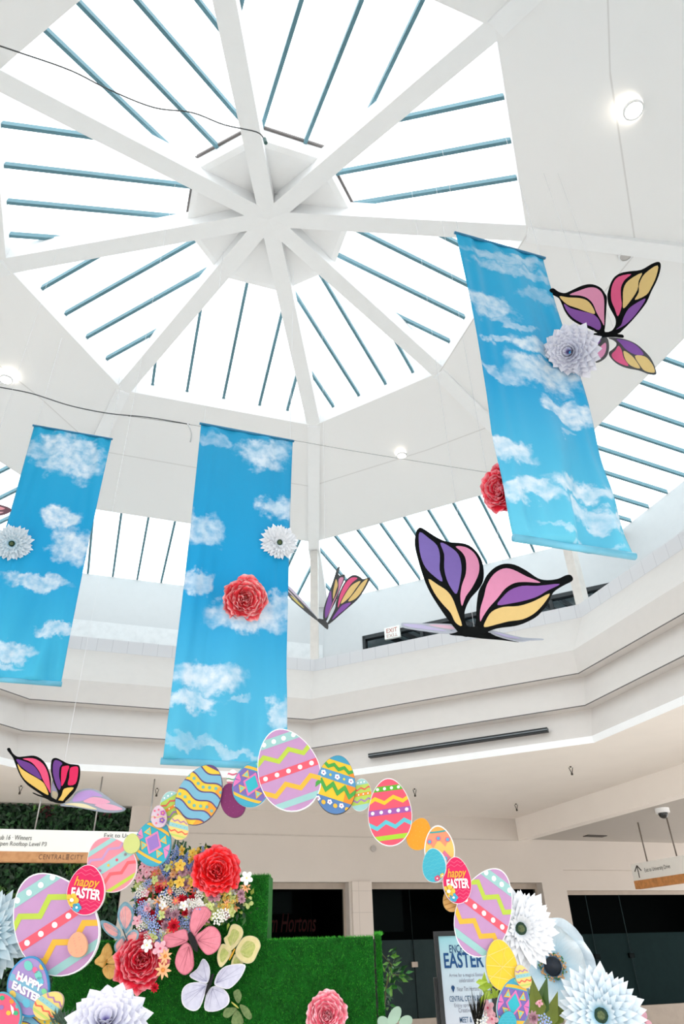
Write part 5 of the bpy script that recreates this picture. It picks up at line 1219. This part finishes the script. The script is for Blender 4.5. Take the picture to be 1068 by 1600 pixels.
# right sign : face looks along -ES
pr = at_h(995.8, 1285, 2.4); sR = sn(pr)[0]; EP = L(sR-.06, 0, 0)
def atR(x, y): return sn(at_pl(x, y, EP, ES))
nF = atR(984.2, 1351)[1]; nN = nF-3.2; hT = atR(984.2, 1350.8)[2]; hM = atR(992.7, 1376.3)[2]; hB = atR(997, 1389)[2]
sg = thing('hanging_sign', 'white hanging sign with an arrow and oak strip at the right edge', 'sign', L(sR, (nF+nN)/2, hB))
bm = bmesh.new(); lbox(bm, sR-.06, sR+.06, nN, nF, hM, hT); pn = finish(bm, 'sign_panel', M_SIGN, sg)
bm = bmesh.new(); lbox(bm, sR-.07, sR+.07, nN, nF, hB, hM); finish(bm, 'oak_strip', mat('honey_oak_warm', (214, 146, 84), .5, noise=.15, scale=12), sg)
for x, y in ((995.8, 1285), (1042.3, 1274)):
    n_ = sn(at_h(x, y, 2.4))[1]; bm = bmesh.new(); tube_bm(bm, [L(sR, n_, hT), L(sR, n_, 2.4)], .016, 8); finish(bm, 'rod', mat('bronze_rod', (112, 102, 92), .4), sg, smooth=True)
cR = at_pl(1026, 1357.5, EP-ES*.005, ES); wR = abs(atR(1006, 1360)[1]-atR(1045.5, 1354)[1])
lettering('Exit to University Drive', lambda a, b: cR - EN*a + Vector((0, 0, b)), M_TXT, pn, wR, .10, 0)
cA = at_pl(996.5, 1362, EP-ES*.005, ES); bm = bmesh.new()
def strk(p, q, w=.014):
    d = (Vector((q[0]-p[0], q[1]-p[1]))).normalized(); s_ = Vector((-d.y, d.x))*w
    f = lambda v: cA - EN*v[0] + Vector((0, 0, v[1]))
    quad(bm, [f((p[0]-s_.x, p[1]-s_.y)), f((q[0]-s_.x, q[1]-s_.y)), f((q[0]+s_.x, q[1]+s_.y)), f((p[0]+s_.x, p[1]+s_.y))])
strk((0, -.12), (0, .12)); strk((-.11, .01), (.0, .12)); strk((.11, .01), (.0, .12)); finish(bm, 'arrow', M_TXT, pn)

# ------------------------------------------------------------------ poster stand
YP = 6.6
tl = at_Y(684, 1463, YP); bl = at_Y(697, 1600, YP); px1 = at_Y(772, 1595, YP).x
ps = thing('poster_stand', 'black framed Enchanted Easter poster stand behind the right side of the arch', 'poster', (((tl.x+px1)/2), YP, 0))
x0, x1, zt = tl.x, px1, tl.z; zb = zt-1.15; fr = .035
bm = bmesh.new()
for (a, b, c, d) in ((x0-fr, x1+fr, zt, zt+fr), (x0-fr, x1+fr, zb-fr, zb), (x0-fr, x0, zb, zt), (x1, x1+fr, zb, zt)):
    box_bm(bm, Vector((a, YP-.012, c)), Vector((b-a, 0, 0)), Vector((0, .05, 0)), Vector((0, 0, d-c)))
finish(bm, 'frame', M_DARK, ps)
bm = bmesh.new(); box_bm(bm, Vector((x0-.06, YP+.045, 0)), Vector((x1-x0+.12, 0, 0)), Vector((0, .05, 0)), Vector((0, 0, zt-.28))); box_bm(bm, Vector((x0-.1, YP-.2, 0)), Vector((x1-x0+.2, 0, 0)), Vector((0, .45, 0)), Vector((0, 0, .03)))
finish(bm, 'stand_body', M_DARK, ps)
def poster_mat():
    m = bpy.data.materials.new('poster_print'); m.use_nodes = True; nt = m.node_tree; b = nt.nodes['Principled BSDF']; b.inputs['Roughness'].default_value = .25
    uv = nt.nodes.new('ShaderNodeTexCoord'); s = nt.nodes.new('ShaderNodeSeparateXYZ'); r = nt.nodes.new('ShaderNodeValToRGB'); e = r.color_ramp.elements
    nt.links.new(uv.outputs['UV'], s.inputs[0]); nt.links.new(s.outputs['Y'], r.inputs[0])
    e[0].color = (*[lin(c) for c in (226, 210, 222)], 1); e[1].color = (*[lin(c) for c in (150, 204, 214)], 1); q = e.new(.78); q.color = (*[lin(c) for c in (196, 214, 226)], 1)
    nt.links.new(r.outputs[0], b.inputs['Base Color']); return m
bm = bmesh.new(); quad(bm, [Vector((x0, YP, zb)), Vector((x1, YP, zb)), Vector((x1, YP, zt)), Vector((x0, YP, zt))], 0, [(0, 0), (1, 0), (1, 1), (0, 1)]); po = finish(bm, 'poster', poster_mat(), ps)
def on_P(px_, py_): c = at_Y(px_, py_, YP-.004); return lambda a, b: c+Vector((a, 0, b))
NV, NV2, GYT = paint((24, 74, 128)), paint((46, 96, 140)), paint((150, 152, 170))
pw = x1-x0
lettering('ENCHANTED', on_P(727, 1482), NV, po, pw*.70, .055, .01); lettering('EASTER', on_P(724, 1500), paint((22, 84, 146)), po, pw*.84, .105, .02)
lettering('Arrive for a magical Easter', on_P(728, 1524), GYT, po, pw*.72, .03); lettering('celebration!', on_P(728.5, 1531.5), GYT, po, pw*.32, .026)
lettering('Near Tim Hortons', on_P(731, 1545), GYT, po, pw*.46, .03)
lettering('CENTRAL CITY IN BLOOM', on_P(732, 1560), NV2, po, pw*.80, .036, .005); lettering('Enjoy spring-themed', on_P(733, 1571), GYT, po, pw*.62, .03)
lettering('Creative Crafts', on_P(734, 1578), GYT, po, pw*.48, .03); lettering('MEET & GREET', on_P(737, 1593), NV2, po, pw*.5, .036, .005)
c = at_Y(707.5, 1545, YP-.004); bm = bmesh.new(); quad(bm, [c+Vector((.014*math.cos(t), 0, .008+.014*math.sin(t))) for t in [i*math.pi/6-.2 for i in range(8)]] + [c+Vector((0, 0, -.026))]); finish(bm, 'map_pin_mark', NV, po)

# ------------------------------------------------------------------ greenery by the arch's right foot and the grass wall
def branch(name, label, stem, Y, leaves, lm, Ls, seed, cat='plant'):
    rr = random.Random(seed); P = [at_Y(x, y, Y) for x, y in stem]; base = Vector((P[0].x, P[0].y, 0))
    root = thing(name, label, cat, base)
    bm = bmesh.new(); tube_bm(bm, [base]+P, .008, 6, 0, .003); finish(bm, 'stem', mat('twig_brown', (84, 84, 50), .7), root)
    for i in range(leaves):
        t = rr.random()**.8; k = t*(len(P)-1); a = int(min(k, len(P)-2)); p = P[a]+(P[a+1]-P[a])*(k-a)
        d = (RT*rr.gauss(.35, .8)+UP*rr.gauss(-.1, .7)-Vector((0, rr.uniform(-.3, .8), 0))).normalized(); p = p + d*rr.uniform(0, .08)
        nn = (tocam(p)+Vector((rr.gauss(0, .5), rr.gauss(0, .5), rr.gauss(.3, .5)))).normalized(); l_ = rr.uniform(*Ls)
        bm = bmesh.new(); leaf(bm, p, d, nn, l_, l_*.4, 0); finish(bm, 'leaf', lm[rr.randrange(len(lm))], root)
ml = [mat('ficus_leaf', (46, 120, 40), .4, noise=.15), mat('ficus_leaf_young', (104, 164, 60), .4, noise=.15), mat('ficus_leaf_deep', (22, 72, 28), .4, noise=.15)]
branch('ficus_branch', 'leafy green branch sticking out behind the right end of the grass wall', [(596, 1640), (598, 1590), (602, 1550), (606, 1525), (612, 1508), (596, 1490)], 6.0, 70, ml, (.035, .08), 1)
branch('ficus_branch', 'arching leafy twig above the other branch by the grass wall end', [(598, 1600), (603, 1540), (612, 1522), (624, 1524)], 6.1, 40, ml, (.04, .08), 2)
me_ = [mat('eucalyptus_leaf', (150, 178, 158), .5, noise=.1)]
root = thing('eucalyptus_sprig', 'pale grey-green round leaves at the bottom edge right of the grass wall', 'plant', Vector((at_Y(612, 1600, 5.5).x, 5.5, 0)))
bm = bmesh.new(); tube_bm(bm, [Vector((at_Y(612, 1600, 5.5).x, 5.5, 0)), at_Y(612, 1640, 5.5), at_Y(616, 1590, 5.5)], .006, 6); finish(bm, 'stem', ml[2], root)
for (x, y, ang, ln) in ((612, 1596, .45, .12), (626, 1604, 1.0, .08), (604, 1606, -.6, .08)):
    B = Board(at_Y(x, y, 5.48), tocam(at_Y(x, y, 5.48))); pp = []
    for i in range(16):
        t = i/16*2*math.pi; a_ = math.cos(t)*9; b_ = math.sin(t)*17*ln/.12; pp.append((x+a_*math.cos(ang)+b_*math.sin(ang)*-1+ (9*math.sin(ang)), y+a_*math.sin(ang)-b_*-math.cos(ang)-8))
    B.slab(pp, .002, me_[0], me_[0]); B.done('leaf', root)
mo = [mat('olive_leaf', (104, 118, 30), .4, noise=.2), mat('moss_leaf', (60, 92, 34), .4, noise=.2)]
root = thing('broad_leaf_plant', 'olive green broad leaves below the blue anemone', 'plant', Vector((at_Y(840, 1600, 5.25).x, 5.25, 0)))
bm = bmesh.new(); b0 = at_Y(842, 1600, 5.25); tube_bm(bm, [Vector((b0.x, 5.25, 0)), b0, at_Y(846, 1560, 5.25)], .01, 6); finish(bm, 'stem', mo[1], root)
for i, (x, y, dx, dy, ln) in enumerate(((842, 1610, -.15, 1, .34), (836, 1600, .25, 1, .3), (852, 1612, .3, 1, .26), (846, 1590, -.5, .8, .2), (858, 1605, .6, .8, .22))):
    p = at_Y(x, y, 5.2+.02*i); bm = bmesh.new(); leaf(bm, p, (RT*dx+UP*dy).normalized(), tocam(p, .3, .2), ln, ln*.36, 0); finish(bm, 'leaf', mo[i % 2], root)
for i, (x0_, y0_, x1_, y1_, lb) in enumerate(((842, 1640, 862, 1565, 'left green stem under the anemone'), (850, 1640, 872, 1572, 'right green stem under the anemone'))):
    a = at_Y(x0_, y0_, 5.3); b = at_Y(x1_, y1_, 5.3); bm = bmesh.new(); tube_bm(bm, [Vector((a.x, a.y, 0)), a, (a+b)/2, b], .009, 7); tag(finish(bm, 'flower_stem', mat('stem_green', (70, 140, 70), .5), smooth=True), lb, 'stem')
leaf_spray('lime_leaf_tuft', [(755, 1545), (768, 1548), (775, 1556), (745, 1543)], 5.12, 'bright lime leaves left of the yellow egg at the right foot of the arch', [mat('lime_leaf', (168, 196, 60), .4)], (.06, .12), 3, 3, 8)
leaf_spray('lime_leaf_tuft', [(866, 1452), (872, 1462), (905, 1523), (912, 1526)], 5.5, 'yellow-green leaf tips peeping between the giant flowers', [mat('lime_leaf', (168, 196, 60), .4)], (.05, .09), 3, 2, 9)
for k, x, y, r, lb in (('pink', 762, 1575, 9, 'pink blossom at the right foot of the arch beside the poster'), ('white_spray', 752, 1590, 9, 'white spray at the bottom edge before the poster'), ('pink', 768, 1592, 8, 'lower pink blossom before the poster at the bottom edge'), ('blue_spray', 850, 1596, 8, 'blue floret spray at the bottom edge under the diamond egg'), ('mauve', 832, 1590, 8, 'dusty rose bloom beside the right diamond egg'), ('pink', 1003, 1597, 12, 'pink ruffled bloom under the lower right daisy'), ('pink', 842, 1567, 5, 'tiny pale blossom among the olive leaves')):
    bloom(k, x, y, r, 5.1, 5, lb)
bm = bmesh.new(); rr = random.Random(3)
for i in range(34):
    p = at_Y(745, 1612, 5.15); d = (UP+RT*rr.uniform(-.28, .28)-Vector((0, rr.uniform(-.2, .2), 0))).normalized(); leaf(bm, p, d, tocam(p), rr.uniform(.2, .26), .008, 0)
tag(finish(bm, 'bristle_tuft', [mat('dark_bristle', (46, 46, 38), .8)]), 'dark upright bristly tuft before the poster', 'plant', kind='stuff')
bm = bmesh.new()
for i in range(60):
    p = at_Y(rr.uniform(88, 112), rr.uniform(1596, 1606), 4.95); d = (UP+RT*rr.uniform(-.9, .9)).normalized(); leaf(bm, p, d, tocam(p), rr.uniform(.05, .11), .012, 0)
tag(finish(bm, 'grey_foliage_tuft', [mat('grey_green_leaf', (84, 108, 92), .7)]), 'grey-green feathery tuft left of the white dahlia', 'plant', kind='stuff')

# ------------------------------------------------------------------ ceiling fittings
def ceiling_disc(name, label, cat, P, r, group=None, kind='light'):
    root = thing(name, label, cat, P, group); n = 20
    bm = bmesh.new()
    for i in range(n):
        a, b = 2*math.pi*i/n, 2*math.pi*(i+1)/n
        quad(bm, [P+Vector((r*math.cos(t), r*math.sin(t), z)) for t, z in ((a, -.02), (b, -.02), (b, .02), (a, .02))])
        quad(bm, [P+Vector((q*math.cos(t), q*math.sin(t), -.02)) for t, q in ((a, r), (b, r), (b, r*.82), (a, r*.82))])
    finish(bm, 'trim_ring', M_WHITE, root)
    bm = bmesh.new(); quad(bm, [P+Vector((r*.82*math.cos(2*math.pi*i/n), r*.82*math.sin(2*math.pi*i/n), -.012)) for i in range(n)])
    finish(bm, 'lamp_disc', mat('lamp_glow', (255, 246, 230), .5, emit=9) if kind == 'light' else mat('grille_beige', (206, 200, 196), .7), root)
    if kind == 'light':
        ld = bpy.data.lights.new('downlight', 'SPOT'); ld.energy = 6; ld.color = (1, .93, .82); ld.spot_size = 1.9; ld.shadow_soft_size = .08
        lo = bpy.data.objects.new('downlight_lamp', ld); COL.objects.link(lo); lo.parent = root; lo.location = (0, 0, -.05)
def slope_at(x, y):     # where the pixel meets the sloping ceiling of any face
    best = None
    for k in range(8):
        a, b, c = RA[k-1], RA[k], L1[k]; n = (b-a).cross(c-a).normalized(); p = at_pl(x, y, a, n); t = (p-CAM).dot(D(x, y))
        m_ = ((L1[k-1]+L1[k])/2-C0); m_.z = 0; m_.normalize()
        ang = abs(math.atan2((p-C0).x*m_.y-(p-C0).y*m_.x, (p-C0).x*m_.x+(p-C0).y*m_.y))
        if t > 0 and (best is None or ang < best[0]): best = (ang, p)
    return best[1]
GD = 'downlights in the sloping white ceiling'
ceiling_disc('downlight', 'bright recessed downlight in the white ceiling at the upper right', 'ceiling light', slope_at(988, 170)-Vector((0, 0, .03)), .13, GD)
ceiling_disc('downlight', 'recessed downlight in the ceiling right of the middle banner', 'ceiling light', slope_at(627, 710)-Vector((0, 0, .03)), .11, GD)
ceiling_disc('downlight', 'recessed downlight in the ceiling at the left edge', 'ceiling light', slope_at(10, 591)-Vector((0, 0, .03)), .12, GD)
ceiling_disc('speaker_grille', 'pale round ceiling speaker right above the top of the right banner', 'speaker', slope_at(976, 397)-Vector((0, 0, .03)), .11, None, 'grille')
def sprinkler(x, y, h, label):
    P = at_h(x, y-3, h); root = thing('sprinkler', label, 'sprinkler', P, 'sprinklers on the beige soffit')
    bm = bmesh.new(); tube_bm(bm, [P, P-Vector((0, 0, .03))], .05, 12); finish(bm, 'escutcheon', M_SOFF, root)
    bm = bmesh.new(); c = P-Vector((0, 0, .03)); tube_bm(bm, [c, c-Vector((0, 0, .03))], .018, 8)
    for sg_ in (-1, 1): tube_bm(bm, [c-Vector((0, 0, .03))+RT*sg_*.035, c-Vector((0, 0, .13))+RT*sg_*.004], .007, 6)
    tube_bm(bm, [c-Vector((0, 0, .13)), c-Vector((0, 0, .165))], .02, 8); finish(bm, 'sprinkler_head', mat('bronze_fitting', (72, 66, 60), .4, metal=.5), root)
for x, y, lb in ((34, 1227, 'sprinkler head left of the lower left butterfly'), (246, 1231, 'sprinkler head above the small lime egg on the left'), (647, 1232, 'sprinkler head right of the tall red egg'), (805, 1256, 'sprinkler head near the corner of the lower ceiling'), (890, 1197, 'sprinkler head farthest right on the soffit')):
    sprinkler(x, y, 2.92, lb)
P = at_h(1033, 1263, 2.4); cam_ = thing('security_camera', 'white dome security camera beside the right hanging sign rods', 'camera', P)
bm = bmesh.new(); tube_bm(bm, [P, P-Vector((0, 0, .09))], .14, 20); finish(bm, 'housing', M_WHITE, cam_, smooth=False)
bm = bmesh.new(); bmesh.ops.create_uvsphere(bm, u_segments=20, v_segments=10, radius=.095, matrix=Matrix.Translation(P-Vector((0, 0, .10)))); finish(bm, 'lens_dome', mat('smoked_dome', (30, 32, 32), .15), cam_, smooth=True)
# slots, vents, conduit
S_ = at_h(575, 1183, 3.1)
def on_face1(x, y):
    k = 1; n = Vector((math.cos(math.pi/2+PSI-math.pi/4), math.sin(math.pi/2+PSI-math.pi/4), 0)); return at_pl(x, y, C0+n*6.38, n), n
a, n = on_face1(576, 1182.5); b, _ = on_face1(855, 1138.5); b.z = a.z = (a.z+b.z)/2
sd_ = thing('slot_diffuser', 'long black slot diffuser on the lowest fascia right of the arch top', 'air vent', (a+b)/2)
bm = bmesh.new(); box_bm(bm, a-n*.03-Vector((0, 0, .035)), b-a, n*.1, Vector((0, 0, .07))); finish(bm, 'slot_frame', M_DARK, sd_)
bm = bmesh.new(); box_bm(bm, a-n*.035-Vector((0, 0, .006)), b-a, n*.05, Vector((0, 0, .012))); finish(bm, 'slot_blade', mat('grey_blade', (140, 146, 150), .4), sd_)
def flat_vent(pts, h, label, m, name='ceiling_vent', cat='air vent'):
    P = [at_h(x, y, h) for x, y in pts]; bm = bmesh.new()
    t = [bm.verts.new(p) for p in P]; d = [bm.verts.new(p-Vector((0, 0, .015))) for p in P]; bm.faces.new(t); bm.faces.new(d[::-1])
    for i in range(len(t)): bm.faces.new([t[i], d[i], d[(i+1) % len(t)], t[(i+1) % len(t)]])
    tag(finish(bm, name, m), label, cat)
flat_vent([(910, 1306.5), (918, 1304), (948, 1305.2), (940, 1307.6)], 2.4, 'dark rectangular vent in the lower ceiling near the back', mat('vent_dark', (60, 54, 48), .6))
flat_vent([(874, 1187), (878, 1184.5), (897, 1185), (893, 1187.6)], 2.92, 'pale rectangular access plate above the far right sprinkler', mat('plate_cream', (236, 230, 214), .6))
a, b = at_n(981, 1308.5, NW-.05), at_n(1100, 1311, NW-.05); bm = bmesh.new(); tube_bm(bm, [a, b], .02, 8); tag(finish(bm, 'conduit_pipe', mat('conduit_grey', (120, 112, 104), .5)), 'thin grey conduit along the back wall behind the right sign rods', 'pipe')
c = at_n(583, 1326, NW-.01); bm = bmesh.new(); tube_bm(bm, [c, c-EN*.02], .07, 16); tag(finish(bm, 'wall_fitting', mat('fitting_grey', (178, 172, 166), .5)), 'small round grey fitting on the beige wall below the tall red egg', 'fitting')
# EXIT sign on the upper wall
aN = Vector((math.cos(math.pi/2+PSI-math.pi/4), math.sin(math.pi/2+PSI-math.pi/4), 0)); eT = Vector((aN.y, -aN.x, 0))
c = at_pl(612, 988, C0+aN*9.46, aN); ex = thing('exit_sign', 'small white exit sign with faded red letters on the upper right wall', 'sign', c)
bm = bmesh.new(); box_bm(bm, c-eT*.21-Vector((0, 0, .155)), eT*.42, aN*.07, Vector((0, 0, .31))); finish(bm, 'sign_box', M_SIGN, ex)
lettering('EXIT', lambda a_, b_: c-aN*.006+eT*a_+Vector((0, 0, b_+.06)), paint((228, 150, 140)), ex, .30, .12, .01)
lettering('EXIT', lambda a_, b_: c-aN*.006+eT*a_+Vector((0, 0, -b_-.08)), paint((236, 196, 188)), ex, .30, .09, .01)  # reflection of the word, painted as paler upside-down letters
# cables and wires strung across the hall
def wire(name, label, px, r, m, cat='cable'):
    pts = []
    P = [at_h(x, y, h) for x, y, h in px]
    for i in range(len(P)-1):
        p = [P[max(0, i-1)], P[i], P[i+1], P[min(len(P)-1, i+2)]]
        for q in range(5):
            t = q/5; pts.append(.5*((2*p[1])+(-p[0]+p[2])*t+(2*p[0]-5*p[1]+4*p[2]-p[3])*t*t+(-p[0]+3*p[1]-3*p[2]+p[3])*t**3))
    pts.append(P[-1]); bm = bmesh.new(); tube_bm(bm, pts, r, 6); return tag(finish(bm, name, m, smooth=True), label, cat)
MW = mat('dark_cable', (70, 74, 74), .5); MW2 = mat('steel_wire', (150, 150, 150), .4)
w1 = wire('cable', 'dark cable drooping across the upper left skylight to the hub', [(-30, 62, 8.2), (30, 82, 8.3), (110, 110, 8.4), (170, 140, 8.5), (240, 168, 8.6), (300, 176, 8.7), (350, 195, 8.8), (400, 206, 8.9), (412, 217, 8.85)], .008, MW)
c = at_h(413, 217, 8.84); bm = bmesh.new(); tube_bm(bm, [c, c+Vector((.02, 0, -.1))], .025, 8); finish(bm, 'plug', mat('plug_green', (60, 96, 92), .5), w1)
w2 = wire('cable', 'dark cable running behind the tops of the left and middle banners', [(-30, 598, 7.5), (0, 605, 7.5), (50, 615, 7.5), (110, 634, 7.5), (170, 646, 7.5), (230, 652, 7.5), (296, 663, 7.5)], .010, MW)
wire('cable', 'pale tail of cable hanging left of the middle banner', [(293, 662, 7.5), (297, 670, 7.35), (299, 680, 7.25), (297, 691, 7.15)], .012, mat('pale_cable', (190, 190, 190), .5))
wire('catenary_wire', 'thin steel wire stretched from the middle banner to the right banner', [(200, 650, 7.5), (300, 664, 7.5), (457, 688, 7.5), (560, 706, 7.5), (690, 727, 7.5), (760, 738, 7.5)], .005, MW2)
